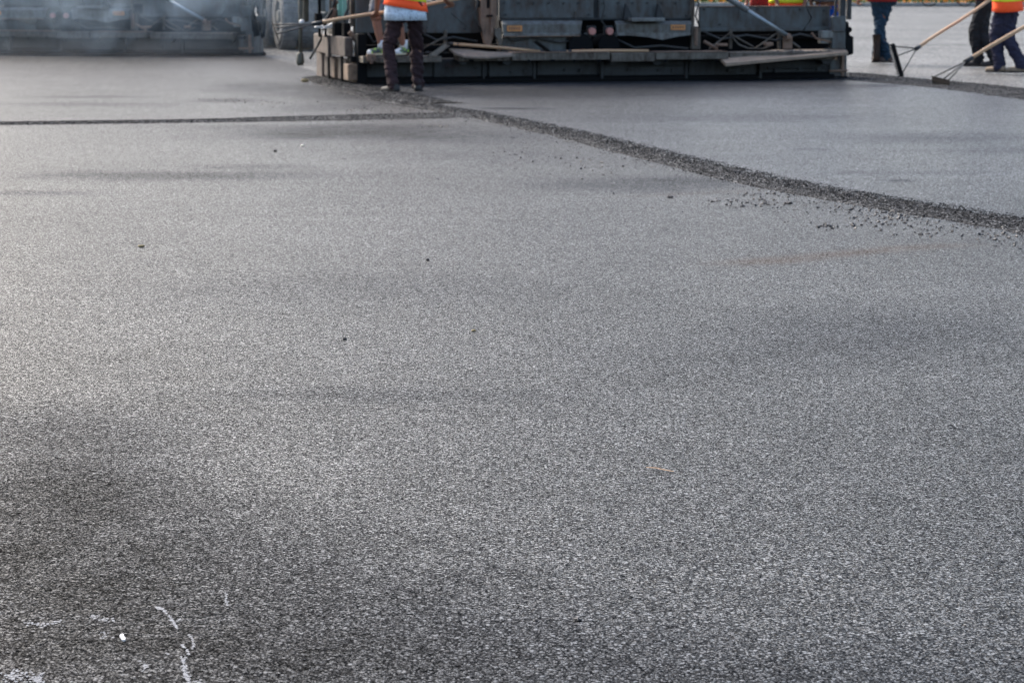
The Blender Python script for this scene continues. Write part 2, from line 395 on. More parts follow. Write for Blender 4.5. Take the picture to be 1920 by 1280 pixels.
windrow('loose_asphalt_heap', [G(600, 146), G(640, 158), G(690, 170), G(760, 184), G(820, 198)], lambda s: .5 + .3 * s, lambda s: .028, 'spilled loose asphalt around the corner of the paver screed', .0, step=.02, nx=34, seed=31)
# scattered crumbs beside the ridge
bm = bmesh.new(); rg = random.Random(5)
for _ in range(260):
    s = rg.random() ** .8; i = int(s * (len(ridge) - 4)); f = rg.random()
    p = ridge[i + 1].lerp(ridge[i + 2], f); d = rg.expovariate(1 / .45) + .12
    t = (ridge[i + 2] - ridge[i + 1]).normalized(); nn = Vector((t.y, -t.x, 0))
    c = p + nn * d
    if c.x > p.x: c = p - nn * d
    r = rg.uniform(.0025, .006)
    for _k in range(rg.choice((1, 1, 2, 3))): stone(bm, Vector((c.x + rg.uniform(-.02, .02), c.y + rg.uniform(-.02, .02), r * .5)), r, rg)
for cx, cy, rx, ry, n in ((1410, 375, 60, 14, 60), (1480, 360, 50, 10, 40), (1650, 410, 50, 16, 90), (1690, 402, 30, 8, 60), (1560, 425, 40, 5, 40), (1800, 425, 90, 16, 90), (1350, 382, 30, 6, 25), (1430, 384, 25, 5, 30),
                          (1740, 440, 20, 6, 22), (1060, 300, 60, 10, 24), (960, 290, 60, 14, 24), (1880, 445, 60, 16, 60), (430, 188, 40, 4, 70), (500, 193, 60, 4, 50), (700, 205, 60, 6, 60), (1100, 320, 80, 14, 30), (820, 238, 30, 2, 50), (1590, 390, 60, 8, 50)):
    for _ in range(int(n * .65)):
        c = G(rg.gauss(cx, rx * .6), rg.gauss(cy, ry * .6)); r = rg.uniform(.0035, .0105)
        stone(bm, Vector((c.x, c.y, r * .45)), r, rg)
tag(obj('asphalt_crumbs', bm, M['crumb']), 'scattered black asphalt crumbs on the grey mat beside the loose ridge', 'crumbs', kind='stuff')
# single bits one can point at
def clump(px, py, w, h, name, mat, label, cat, seed, group=None, n=1):
    c = G(px, py); sc = (c - CAM).length / FPX; rg = random.Random(seed)
    bm = bmesh.new()
    bmesh.ops.create_icosphere(bm, subdivisions=3, radius=1)
    for v in bm.verts:
        k = 1 + .45 * noise.noise(v.co * 1.7 + Vector((seed, 0, 0))) + .15 * noise.noise(v.co * 5)
        v.co = Vector((v.co.x * w * sc * .5 * k, v.co.y * w * sc * .45 * k, (v.co.z * .75 + .55) * h * sc * .55 * k))
    o = obj(name, bm, mat); o.location = c; tag(o, label, cat, group)
M['palepebble'] = dirty('pale_pebble', (.62, .58, .48), (.4, .36, .3), .3, .8, 0, 60, streak=False)
M['yellowpebble'] = dirty('ochre_pebble', (.24, .19, .09), (.10, .08, .05), .3, .8, 0, 60, streak=False)
M['whitechip'] = dirty('white_chip', (.55, .55, .54), (.35, .35, .35), .4, .7, 0, 60, streak=False)
gname = 'small stray bits lying on the asphalt'
clump(1083, 1163, 15, 8, 'asphalt_crumb', M['crumb'], 'black crumb lying alone near the bottom edge, the bigger of two', 'crumb', 1, gname)
clump(1005, 1164, 8, 6, 'asphalt_crumb', M['crumb'], 'tiny black crumb left of the bigger black crumb near the bottom', 'crumb', 2, gname)
clump(646, 637, 9, 6, 'asphalt_crumb', M['crumb'], 'small black crumb alone on the grey mat left of centre', 'crumb', 3, gname)
clump(802, 489, 6, 6, 'asphalt_crumb', M['crumb'], 'small black crumb alone on the bare mat above the centre', 'crumb', 4, gname)
clump(1257, 371, 11, 6, 'asphalt_crumb', M['crumb'], 'dark crumb below the brown smear beside the loose ridge', 'crumb', 5, gname)
clump(1478, 382, 17, 6, 'asphalt_crumb', M['crumb'], 'largest flat dark clod among the crumbs under the ridge', 'crumb', 6, gname)
clump(516, 285, 6, 6, 'asphalt_crumb', M['crumb'], 'dark crumb on the pale mat below the thin asphalt joint', 'crumb', 8, gname)
clump(568, 275, 8, 5, 'pebble', M['palepebble'], 'pale cream pebble on the mat below the thin asphalt joint', 'pebble', 9, gname)
clump(265, 463, 11, 6, 'pebble', M['yellowpebble'], 'yellowish pebble on the mat at the left', 'pebble', 10, gname)
clump(888, 621, 9, 5, 'pebble', M['yellowpebble'], 'tiny ochre pebble on the mat near the centre', 'pebble', 12, gname)
clump(572, 154, 14, 8, 'pebble', M['yellowpebble'], 'dull yellow stone on the mat left of the paver corner', 'stone', 14, gname)
bm = bmesh.new(); c = G(230, 1197); sc = (c - CAM).length / FPX
pts = [(-7, 5), (-4, 8), (-1, 7), (1, 2), (5, -1), (8, -6), (6, -9), (1, -7), (-2, -2), (-6, 1)]
prism(bm, [(x * sc, y * sc * 2.6, .0015) for x, y in pts], (0, 0, .0035))
o = obj('paint_chip', bm, M['whitechip']); o.location = c; tag(o, 'bright white chip lying on the dark asphalt at lower left', 'chip', gname)
bm = bmesh.new(); a, b = G(1212, 878), G(1263, 886); a.z = b.z = .004
tube(bm, [a, a.lerp(b, .35) + Vector((0, .004, .001)), a.lerp(b, .7) + Vector((0, .002, 0)), b], [.0011, .0016, .0015, .0010], 8)
o = obj('twig', bm, M['wood'], origin=a); tag(o, 'thin straw coloured twig lying on the asphalt right of centre', 'twig')
# chalky scratches: pale dust caught on the stone tops
bm = bmesh.new(); rg = random.Random(77)
scr = [([(292, 1138), (305, 1141), (318, 1156), (327, 1168), (331, 1176)], 2.2, 260), ([(340, 1207), (348, 1215), (355, 1226)], 2.2, 90), ([(354, 1188), (360, 1196), (363, 1208), (361, 1216)], 1.6, 70),
       ([(344, 1232), (345, 1250), (349, 1268), (356, 1284)], 5.5, 330), ([(424, 1112), (424, 1122), (426, 1136)], 3.2, 70), ([(46, 1166), (66, 1168), (85, 1172), (110, 1164)], 5, 130), ([(168, 1155), (185, 1158), (212, 1162)], 7, 120),
       ([(10, 1268), (35, 1264), (75, 1270), (60, 1282)], 13, 420), ([(310, 1222), (317, 1226)], 2, 16), ([(365, 1278), (385, 1281)], 5, 60), ([(260, 1240), (275, 1245), (262, 1255)], 7, 50), ([(190, 1180), (205, 1200)], 8, 40), ([(330, 1164), (338, 1160)], 2, 18)]
M['chalk'] = dirty('chalk_dust', (.27, .28, .30), (.07, .07, .075), .7, .9, 0, 160, streak=False)
bm.free()
for pl, wd, n in scr:
    bm = bmesh.new()
    for _ in range(int(n * .42)):
        i = rg.randrange(len(pl) - 1); f = rg.random()
        x = pl[i][0] + (pl[i + 1][0] - pl[i][0]) * f + rg.gauss(0, wd * .5); y = pl[i][1] + (pl[i + 1][1] - pl[i][1]) * f + rg.gauss(0, wd * .42)
        c = G(x, y, .0016 + rg.random() * .0006); r = rg.uniform(.0012, .0036); m = rg.choice((4, 5, 6)); ph = rg.random() * 6
        bm.faces.new([bm.verts.new((c.x + r * rg.uniform(.6, 1.3) * math.cos(ph + 6.283 * k / m), c.y + r * 1.3 * rg.uniform(.6, 1.3) * math.sin(ph + 6.283 * k / m), c.z)) for k in range(m)])
    obj('chalk_scratch', bm, M['chalk'], road)

# ---------------------------------------------------------------- paver
def PX(v): return v
def rect(bm, x0, y0, x1, y1, v, dep, bev=.006):
    "box whose near face covers these photo coordinates on the plane v"
    a, b = W(x0, y0, v), W(x1, y1, v)
    c0, c1 = W(x0, y1, v), W(x1, y0, v)
    return box(bm, ((a.x + c0.x) / 2, v, (b.z + c0.z) / 2), ((b.x + c1.x) / 2, v + dep, (a.z + c1.z) / 2), bev)
def poly(bm, pts, v, dep):
    return prism(bm, [W(x, y, v) for x, y in pts], (0, dep, 0))
rz = math.atan2(UD.y, UD.x)
pav = empty('asphalt_paver', PL, rz)
tag(pav, 'asphalt paver seen from behind, its wide dark screed just right of the worker', 'paver', 'asphalt pavers working side by side')
def islands(bm):
    "groups of vertices that belong together: loose islands closer than half their size"
    seen = set(); isl = []
    for v in bm.verts:
        if v in seen: continue
        st = [v]; seen.add(v); g = []
        while st:
            a = st.pop(); g.append(a)
            for e in a.link_edges:
                b = e.other_vert(a)
                if b not in seen: seen.add(b); st.append(b)
        isl.append(g)
    bb = [([min(v.co[i] for v in g) for i in range(3)], [max(v.co[i] for v in g) for i in range(3)]) for g in isl]
    sz = [max(h[i] - l[i] for i in range(3)) for l, h in bb]; lab = list(range(len(isl)))
    def find(a):
        while lab[a] != a: a = lab[a]
        return a
    for a in range(len(isl)):
        for b in range(a + 1, len(isl)):
            gap = math.sqrt(sum(max(0, bb[a][0][i] - bb[b][1][i], bb[b][0][i] - bb[a][1][i]) ** 2 for i in range(3)))
            if gap <= max(.02, .5 * max(sz[a], sz[b])): lab[find(a)] = find(b)
    out = {}
    for a in range(len(isl)): out.setdefault(find(a), []).extend(isl[a])
    return list(out.values())
def part(name, mat, fn, parent=pav, smooth=False, label=None):
    bm = bmesh.new(); fn(bm); first = None
    bm.verts.index_update(); groups = [[v.index for v in g] for g in islands(bm)]
    for g in groups:
        b = bm.copy(); b.verts.ensure_lookup_table(); keep = set(g)
        bmesh.ops.delete(b, geom=[v for v in b.verts if v.index not in keep], context='VERTS')
        o = obj(name, b, M[mat], parent, smooth); first = first or o
        if label: o['label'] = label
    bm.free()
    return first
U1 = W(1590, 149, 0).x
# screed: lower body built of bolted plates
def f(bm):
    xs = [678, 812, 915, 1005, 1122, 1290, 1420, 1560]
    for i, (a, b) in enumerate(zip(xs, xs[1:])):
        rect(bm, a + 1.5, 112, b - 1.5, 146 - i * .9, -.02 - .012 * (i % 3), .5, .01)
    u0, u1 = W(677, 150, 0).x, W(1562, 145, 0).x
    box(bm, (u0, .0, .10), (u1, .55, .30), .01)
scr_ = part('screed', 'dark', f)
part('screed_shade_plate', 'black', lambda bm: (box(bm, (W(677, 155, 0).x, -.06, .012), (U1 - .2, .5, .075), .012), box(bm, (W(677, 155, 0).x, -.03, .075), (U1 - .2, .2, .10), .004)))  # near-black colour puts the shade under the screed into the plate
def f(bm):
    rg = random.Random(3)
    for x in (700, 735, 780, 840, 893, 960, 985, 1060, 1090, 1180, 1235, 1262, 1330, 1375, 1395, 1455, 1500, 1535):
        p = W(x, 128 + rg.uniform(-4, 8), -.05); s = rg.uniform(.02, .045)
        disc_cyl(bm, p, (0, 1, 0), s * .6, .03, 6)
    for x in (905, 1000, 1127, 1285, 1424): rect(bm, x, 114, x + 5, 148, -.07, .06)
    rect(bm, 1365, 128, 1382, 136, -.09, .07); rect(bm, 1285, 138, 1300, 141, -.06, .04)
    for x0, x1, y in ((700, 800, 118), (1440, 1550, 126), (1180, 1280, 122)): rect(bm, x0, y, x1, y + 3, -.06, .03)
part('bolt', 'dark', f)
# walkway
def walk(bm, x0, x1, yt, yb, v=-.30, dep=.34):
    rect(bm, x0, yt, x1, yb, v, dep, .006)
part('walkway', 'steel', lambda bm: [walk(bm, *a) for a in ((681, 828, 106, 118), (862, 957, 103, 115, -.28, .30), (960, 1144, 99, 113.5), (1147, 1228, 99.5, 116, -.31, .33), (1230, 1366, 98, 112), (1368, 1562, 97.5, 113, -.24, .28))])
part('walkway_bracket', 'dark', lambda bm: [poly(bm, [(x, 113), (x + 22, 113), (x + 14, 122), (x + 4, 120)], -.22, .2) for x in (858, 940, 1140, 1222, 1400, 1540)])
part('walkway_bracket', 'rust', lambda bm: [rect(bm, 688, 102, 705, 116, -.33, .05), rect(bm, 694, 112, 700, 120, -.34, .04)])
# recess shade painted as black sheets, and heater boxes, behind the walkway
part('recess_shade_frame', 'black', lambda bm: (rect(bm, 682, 58, 1568, 112, .42, .12), rect(bm, 936, 30, 1296, 100, .5, .3), rect(bm, 682, 84, 940, 92, .1, .1), rect(bm, 1300, 66, 1560, 74, .30, .10)))
def f(bm):
    for x in (715, 750, 836, 1371, 1462):
        rect(bm, x - 2.6, 57, x + 2.6, 92, .06, .04, .003)
    for a, b in (((836, 68), (785, 96)), ((1369, 62), (1330, 92)), ((1373, 66), (1412, 88)), ((1460, 60), (1415, 92)), ((1466, 66), (1500, 90)), ((748, 66), (712, 84))):
        tube(bm, [W(*a, .04), W(*b, .04)], .011, 8)
    tube(bm, [W(x, y, .02) for x, y in ((1375, 72), (1385, 84), (1402, 91), (1430, 92), (1450, 84))], .010, 8)
part('brace_rod', 'steel', f)
# heater box panel under centre
part('gas_box', 'paint', lambda bm: (rect(bm, 942, 69, 1062, 97, .06, .28), rect(bm, 1096, 62, 1108, 93, .02, .05), rect(bm, 1152, 60, 1157, 93, .02, .05)))
part('auger_motor', 'black', lambda bm: (disc_cyl(bm, W(1083, 86, .12), (0, 1, 0), .15, .3, 24), disc_cyl(bm, W(1135, 84, .14), (0, 1, 0), .13, .3, 24)))
# big rear panels
def f(bm):
    rect(bm, 936, -75, 1113.5, 35, .10, .05); rect(bm, 1123.5, -75, 1296, 35, .10, .05)
    for x in (1078,): rect(bm, x, 22, x + 4, 35, .085, .03)
part('rear_panel', 'paint', f)
part('rear_panel', 'paint', lambda bm: (poly(bm, [(790, 5), (902, -8), (902, 60), (893, 62), (790, 62)], .16, .05), poly(bm, [(846, 25), (850, 22), (894, 60), (888, 61)], .15, .02)), label='dark left panel beyond the rusty arm')
part('rear_panel', 'paint', lambda bm: (rect(bm, 667, -10, 790, 62, .20, .05)))
part('rear_panel', 'paint', lambda bm: (rect(bm, 1312, 13, 1556, 55, .16, .05), rect(bm, 1308, 52, 1560, 59, .13, .06), rect(bm, 1385, 13, 1390, 40, .15, .03)))
part('panel_seam', 'dark', lambda bm: (rect(bm, 1113.5, -75, 1123.5, 36, .15, .06, 0), rect(bm, 936, 35.2, 1296, 38, .08, .07, .002)))
# sloped shelves with stickers and tail lamps
def shelf(bm, x0, x1, droop=False):
    top = [W(x0, 39, .07), W(x1, 39, .07)]
    mid = [W(x0 + 2, 46, -.02), W(x1 - 2, 46, -.02)]
    low = [W(x0 + 4, 63, .0), W(x1 - 4, 63, .0)]
    back = [Vector((q.x, q.y + .04, q.z)) for q in low]
    btop = [Vector((q.x, .09, q.z - .02)) for q in top]
    vs = [[bm.verts.new(p[k]) for p in (top, mid, low, back, btop)] for k in (0, 1)]
    for i in range(5): bm.faces.new((vs[0][i], vs[1][i], vs[1][(i + 1) % 5], vs[0][(i + 1) % 5]))
    bm.faces.new(vs[0]); bm.faces.new(vs[1][::-1])
part('shelf', 'paint_light', lambda bm: (shelf(bm, 940, 1092), rect(bm, 944, 63, 1090, 68, -.03, .09, .004)))
part('shelf', 'paint_light', lambda bm: (shelf(bm, 1153, 1298), poly(bm, [(1157, 62), (1296, 62), (1296, 66), (1270, 69), (1243, 75), (1215, 70), (1180, 67), (1157, 67)], -.03, .09)))
def stk(bm, x0, x1, y0, y1):
    prism(bm, [W(x0, y0, -.024), W(x1, y0, -.024), W(x1, y1, -.016), W(x0, y1, -.016)], (0, .004, 0))
for a in ((951, 979, 48.5, 59), (1258, 1285, 47, 56.5)):
    s_ = part('warning_sticker', 'sticker', lambda bm: stk(bm, *a))
    def g(bm):
        x = a[0] + 3
        for k in range(5):
            prism(bm, [W(x, a[2] + 2.4, -.027), W(x + 2.6, a[2] + 2.4, -.027), W(x + 2.6, a[3] - 2.6, -.021), W(x, a[3] - 2.6, -.021)], (0, .002, 0)); x += 4.6
    part('print_bars', 'rust', g, s_)
part('step', 'paint_light', lambda bm: rect(bm, 1185, 34, 1247, 40.5, -.16, .26, .004))
for x in (1170, 1230):
    part('step_gusset', 'dark', lambda bm: poly(bm, [(x + 4, 8), (x + 8, 14), (x + 17, 34), (x + 16, 38), (x, 38)], .0, .06))
for x in (1110, 1143):
    l = part('tail_lamp', 'lens', lambda bm: disc_cyl(bm, W(x, 59, -.02), (0, 1, 0), .042, .05, 20), smooth=False)
    part('lamp_housing', 'dark', lambda bm: rect(bm, x - 9 if x > 1120 else x - 7, 49, x + 7 if x > 1120 else x + 8, 69, .012, .08), l)
# rusty tow arm
part('screed_arm', 'rust', lambda bm: (poly(bm, [(899, -90), (933, -90), (931, 40), (924, 72), (918, 90), (910, 82), (902, 50)], -.02, .09), poly(bm, [(921, -90), (927, -90), (925, 62), (920, 66)], -.05, .04)))
part('arm_slot', 'black', lambda bm: (rect(bm, 914, 28.5, 925, 32, -.062, .05), rect(bm, 913, -4, 918, 16, -.03, .03), rect(bm, 893, 0, 900, 14, .0, .05)))
part('arm_bracket', 'steel', lambda bm: (poly(bm, [(928, 53), (940, 53), (942, 86), (936, 86), (933, 74), (927, 64)], -.05, .05)))
part('support_post', 'steel', lambda bm: (rect(bm, 1298, -75, 1303, 52, .02, .05), rect(bm, 1297, 50, 1314, 93, .0, .06)))
part('support_post', 'rust', lambda bm: rect(bm, 1303, 52, 1309, 86, -.025, .05))
# hydraulic cylinder
cyl = part('hydraulic_cylinder', 'chrome', lambda bm: tube(bm, [W(1290, -52, -.12), W(1400, 19, -.08)], .038, 18), smooth=True)
part('piston_rod', 'chrome', lambda bm: tube(bm, [W(1398, 18, -.08), W(1478, 68, -.03)], .025, 16), cyl, smooth=True)
part('cylinder_clevis', 'rust', lambda bm: (disc_cyl(bm, W(1477, 70, -.03), (1, 0, 0), .045, .05, 14), rect(bm, 1470, 68, 1486, 92, .0, .05)), cyl)
part('control_box', 'paint_light', lambda bm: (rect(bm, 1541, 58, 1566, 72, -.04, .12), rect(bm, 1539, 72, 1560, 82, .0, .1)))
part('linkage', 'rust', lambda bm: (rect(bm, 1436, 80, 1450, 86, -.12, .08), rect(bm, 1345, 82, 1365, 87, -.2, .06), tube(bm, [W(1320, 78, -.1), W(1345, 92, -.1)], .02, 8), tube(bm, [W(1522, 62, 0), W(1530, 72, 0), W(1560, 80, 0)], .012, 8)))
rg = random.Random(12)
for x, y in [(945 + 28 * k, 6) for k in range(6)] + [(1132 + 27 * k, 6) for k in range(6)] + [(948, 28), (1104, 28), (1133, 30), (1287, 30), (1320, 18), (1350, 46), (1420, 18), (1500, 18), (1545, 20), (1545, 46), (1440, 46), (800, 14), (800, 52), (880, 14), (872, 54)]:
    part('bolt', 'dark', lambda bm: disc_cyl(bm, W(x, y, .09 if x < 1300 else .15), (0, 1, 0), .012, .03, 6))
for pts, rad, v in ((((936, 58), (960, 76), (1000, 70), (1050, 80), (1092, 72)), .013, .02), (((1157, 74), (1190, 90), (1240, 86), (1290, 92)), .012, .03), (((1320, 60), (1352, 74), (1400, 66), (1455, 76), (1500, 64), (1540, 74)), .012, .05),
                    (((795, 64), (820, 76), (850, 70), (895, 78)), .012, .05), (((1128, -20), (1134, 10), (1128, 40), (1140, 56)), .010, .03), (((690, 62), (700, 80), (720, 70), (745, 82), (780, 72)), .012, .05), (((1518, -10), (1512, 12), (1522, 34), (1506, 58)), .011, .06),
                    (((890, -20), (896, 6), (888, 30), (903, 60)), .013, .0), (((1303, -20), (1310, 8), (1304, 30), (1312, 52)), .011, .0)):
    part('hydraulic_hose', 'hose', lambda bm: tube(bm, [W(x, y, v) for x, y in pts], rad, 8), smooth=True)
def crust(bm, x0, x1, y, v, n, seed):
    rg = random.Random(seed)
    for _ in range(n):
        c = W(rg.uniform(x0, x1), y, v) + Vector((0, rg.uniform(-.10, .12), 0)); r = rg.uniform(.008, .022) * (1.5 if rg.random() < .1 else 1)
        stone(bm, c, r, rg)
bm = bmesh.new()
(crust(bm, 690, 1340, 99.5, -.08, 260, 1), crust(bm, 1450, 1560, 96.5, -.06, 60, 2), crust(bm, 680, 780, 105, -.12, 60, 4))
tag(obj('asphalt_crust', bm, M['crustm'], pav), kind='stuff')
part('edge_lip', 'rust', lambda bm: (rect(bm, 936, 67.5, 1088, 69, -.035, .02, 0), rect(bm, 965, 97.6, 1140, 99, -.305, .3, 0), rect(bm, 1232, 96.8, 1364, 98, -.305, .3, 0), rect(bm, 1314, 11.5, 1554, 13, .15, .07, 0)))
part('tar_drip', 'black', lambda bm: [rect(bm, x, 112, x + w_, 112 + h_, -.315, .01, 0) for x, w_, h_ in ((700, 5, 5), (742, 3, 7), (880, 8, 4), (990, 4, 6), (1032, 9, 3), (1075, 3, 7), (1120, 6, 5), (1245, 5, 5), (1300, 7, 4), (1342, 3, 6))])
# right end
def f(bm):
    rect(bm, 1561, 31, 1586, 92, -.04, .10); rect(bm, 1570, 92, 1588, 146, -.03, .6, .01); rect(bm, 1556, 112, 1572, 149, -.05, .2)
    rect(bm, 1561, 56, 1584, 60, -.06, .03)
part('end_gate', 'paint', f)
part('end_gate_edge', 'rust', lambda bm: (rect(bm, 1578, 100, 1584, 144, -.055, .03), rect(bm, 1556, 131, 1590, 135, -.07, .05)))
part('end_post', 'dark', lambda bm: (rect(bm, 1577, -90, 1587, 34, -.02, .07), rect(bm, 1590, -90, 1598, 37, .04, .05), rect(bm, 1566, -20, 1570, 31, .0, .03)))
part('jack_handle', 'black', lambda bm: (poly(bm, [(1587, 40), (1591, 43), (1593, 66), (1600, 70), (1600, 102), (1588, 105), (1586, 66)], -.03, .08), disc_cyl(bm, W(1591, 56, -.04), (0, 1, 0), .035, .06, 14)))
part('end_foot', 'black', lambda bm: poly(bm, [(1554, 143), (1587, 143), (1593, 149), (1590, 153), (1554, 152)], -.05, .7))
# left end plate runs back along v at u~0 : authored in (v, z)
ue = W(677, 150, 0).x
VB = 2.6
def vz(x, y):   # photo point on the plane u = ue
    d = ray(x, y); d_u = d.dot(UD); t = (ue - (CAM - PL).dot(UD)) / d_u
    p = CAM + d * t
    return Vector((ue, (p - PL).dot(VD), max(.01, p.z)))
def endpoly(bm, pts, th): return prism(bm, [vz(*p) for p in pts], (th, 0, 0))
print('end plate reach', vz(590, 140), vz(600, 70), vz(655, 90), W(655, 90, -.1))
part('end_plate', 'concrete_steel', lambda bm: [box(bm, (-.60, .55 * i, .03), (-.545, .55 * i + .50, .42), .008) for i in range(5)] + [box(bm, (-.60, 0, .42), (-.5, 2.6, .47), .01)] if False else
     (box(bm, (ue - .06, .02, .035), (ue - .02, 2.1, .30), .008), box(bm, (ue - .11, .35, .05), (ue - .06, .75, .30), .01), box(bm, (ue - .11, 1.15, .05), (ue - .06, 1.65, .30), .01), box(bm, (ue - .10, 1.85, .02), (ue - .05, 2.2, .52), .01)))
part('end_beam', 'concrete_steel', lambda bm: (box(bm, (ue - .17, .10, .33), (ue - .07, 2.0, .56), .012), box(bm, (ue - .2, .95, .30), (ue - .16, 1.12, .565), .006)))
part('end_shoe', 'tan', lambda bm: (box(bm, (ue - .16, -.02, .06), (ue - .03, .24, .25), .01), box(bm, (ue - .14, .9, .05), (ue - .09, 1.0, .28), .01)))
part('corner_post', 'black', lambda bm: (box(bm, (ue - .05, -.07, .02), (ue + .06, .12, .60), .008), box(bm, (ue - .12, .0, .27), (ue + .02, .2, .34), .006), box(bm, (ue - .13, .50, .02), (ue - .105, .56, .33), .003), box(bm, (ue - .13, 1.30, .02), (ue - .105, 1.37, .33), .003)))
# hydraulics above the end plate
part('lift_cylinder', 'black', lambda bm: (rect(bm, 593, 26, 605, 42, 1.0, .12), rect(bm, 597, -60, 602, 70, 1.05, .05), rect(bm, 627, 43, 641, 72, .7, .14), rect(bm, 645, 44, 658, 74, .3, .14), rect(bm, 609, 44, 613, 70, 1.0, .04)))
part('lift_post', 'steel', lambda bm: (rect(bm, 657, -60, 663, 50, .25, .06), rect(bm, 663, -60, 669, 72, .3, .06), rect(bm, 628, 18, 634, 66, .8, .05), rect(bm, 618, -40, 622, 30, 1.0, .03)))
part('side_panel', 'mint', lambda bm: (rect(bm, 633, -60, 641, 30, .9, .04), rect(bm, 641.5, -60, 650, 32, .86, .04)))
part('hydraulic_hose', 'hose', lambda bm: (tube(bm, [W(x, y, .5) for x, y in ((630, -8), (626, 10), (622, 22), (612, 36), (607, 48))], .018, 10), tube(bm, [W(x, y, .4) for x, y in ((652, -5), (654, 14), (645, 34), (650, 58))], .016, 10),
     tube(bm, [W(x, y, 1.0) for x, y in ((606, 54), (602, 74), (592, 92), (581, 111))], .014, 10)), smooth=True)
part('lift_linkage', 'rust', lambda bm: (tube(bm, [W(x, y, .55) for x, y in ((622, -8), (630, 6), (626, 20), (618, 40))], .035, 8), tube(bm, [W(672, 8, .3), W(690, 6, .3)], .03, 8), tube(bm, [W(655, 60, .2), W(668, 76, .2)], .03, 8)))
part('grab_plate', 'whitepaint', lambda bm: (poly(bm, [(593, 50), (606, 49), (606, 53.5), (592, 52)], .9, .1), poly(bm, [(605, 53), (624, 43), (625, 52), (612, 54)], .88, .06)))
# depth stick with round foot
M['olive'] = dirty('olive_steel', (.105, .10, .075), (.05, .045, .035), .5, .7, 0, 8)
part('depth_stick', 'olive', lambda bm: (tube(bm, [W(563, -70, 1.2), W(563.5, 38, 1.2), W(563.5, 102, 1.2)], [.035, .025, .021], 12), tube(bm, [W(563, 98, 1.2), W(563, 103, 1.2), W(563, 117, 1.2), W(563.5, 123, 1.2)], [.028, .044, .05, .036], 12), tube(bm, [W(572, -70, 1.3), W(572, 40, 1.3), W(566, 44, 1.25)], [.045, .045, .015], 10)), smooth=True)
part('round_knob', 'whitepaint', lambda bm: bmesh.ops.create_uvsphere(bm, u_segments=16, v_segments=10, radius=.034, matrix=Matrix.Translation(W(566, 42, 1.12))), smooth=True)
part('stick_arm', 'dark', lambda bm: tube(bm, [W(563, -5, 1.2), W(600, -8, 1.1), W(640, -10, .9)], .04, 10))
# tractor behind the screed
ua, ub = W(936, 0, .1).x, W(1296, 0, .1).x
part('tractor_body', 'paint', lambda bm: (box(bm, (ua + .05, .9, .45), (ub - .05, 4.6, 1.75), .03), box(bm, (ua - .25, 2.4, .75), (ub + .25, 4.2, 1.5), .03)))
part('hopper', 'paint', lambda bm: prism(bm, [(ua - .3, 4.65, .6), (ub + .3, 4.65, .6), (ub + .5, 4.65, 1.5), (ua - .5, 4.65, 1.5)], (0, 1.7, 0)))
part('canopy', 'paint_light', lambda bm: (box(bm, (ua, 1.2, 2.75), (ub, 3.2, 2.85), .02),) + tuple(box(bm, (x, y, 1.75), (x + .06, y + .06, 2.75), .005) for x in (ua + .05, ub - .11) for y in (1.3, 3.1)))
for x in (ua + .02, ub - .42):
    def f(bm):
        pr = [(1.5, .03), (4.2, .03), (4.45, .22), (4.45, .55), (4.2, .74), (1.5, .74), (1.25, .55), (1.25, .22)]
        prism(bm, [(x, a, b) for a, b in pr], (.4, 0, 0))
        for k in range(16): box(bm, (x - .01, 1.5 + k * .17, .008), (x + .41, 1.6 + k * .17, .05), .004)
    part('crawler_track', 'black', f)
part('auger', 'steel', lambda bm: (tube(bm, [(.1, .75, .32), (U1 - .2, .75, .32)], .05, 10), [disc_cyl(bm, (.3 + k * .28, .75, .32), (1, .35, 0), .19, .015, 16) for k in range(19)]))

# ---- second paver, a copy further back
p2 = copy_tree(pav)
e2 = G(483, 104)
a2 = G(10, 98.5); dd = (e2 - a2).normalized()
rz2 = math.atan2(dd.y, dd.x) * .5
p2.rotation_euler = (0, 0, rz2)
p2.location = e2 - Vector((math.cos(rz2), math.sin(rz2), 0)) * (U1 + .02)
p2['label'] = 'farther asphalt paver at the top left, blurred blue by smoke'

# ---------------------------------------------------------------- things lying on the walkway
def loose(name, parts, label, cat, group=None):
    base = parts[0][2](bmesh.new(), True)
def world_tube(pts, rad, n=10): 
    bm = bmesh.new(); tube(bm, pts, rad, n); return bm
def Pw(px, py, v): return toworld(W(px, py, v))
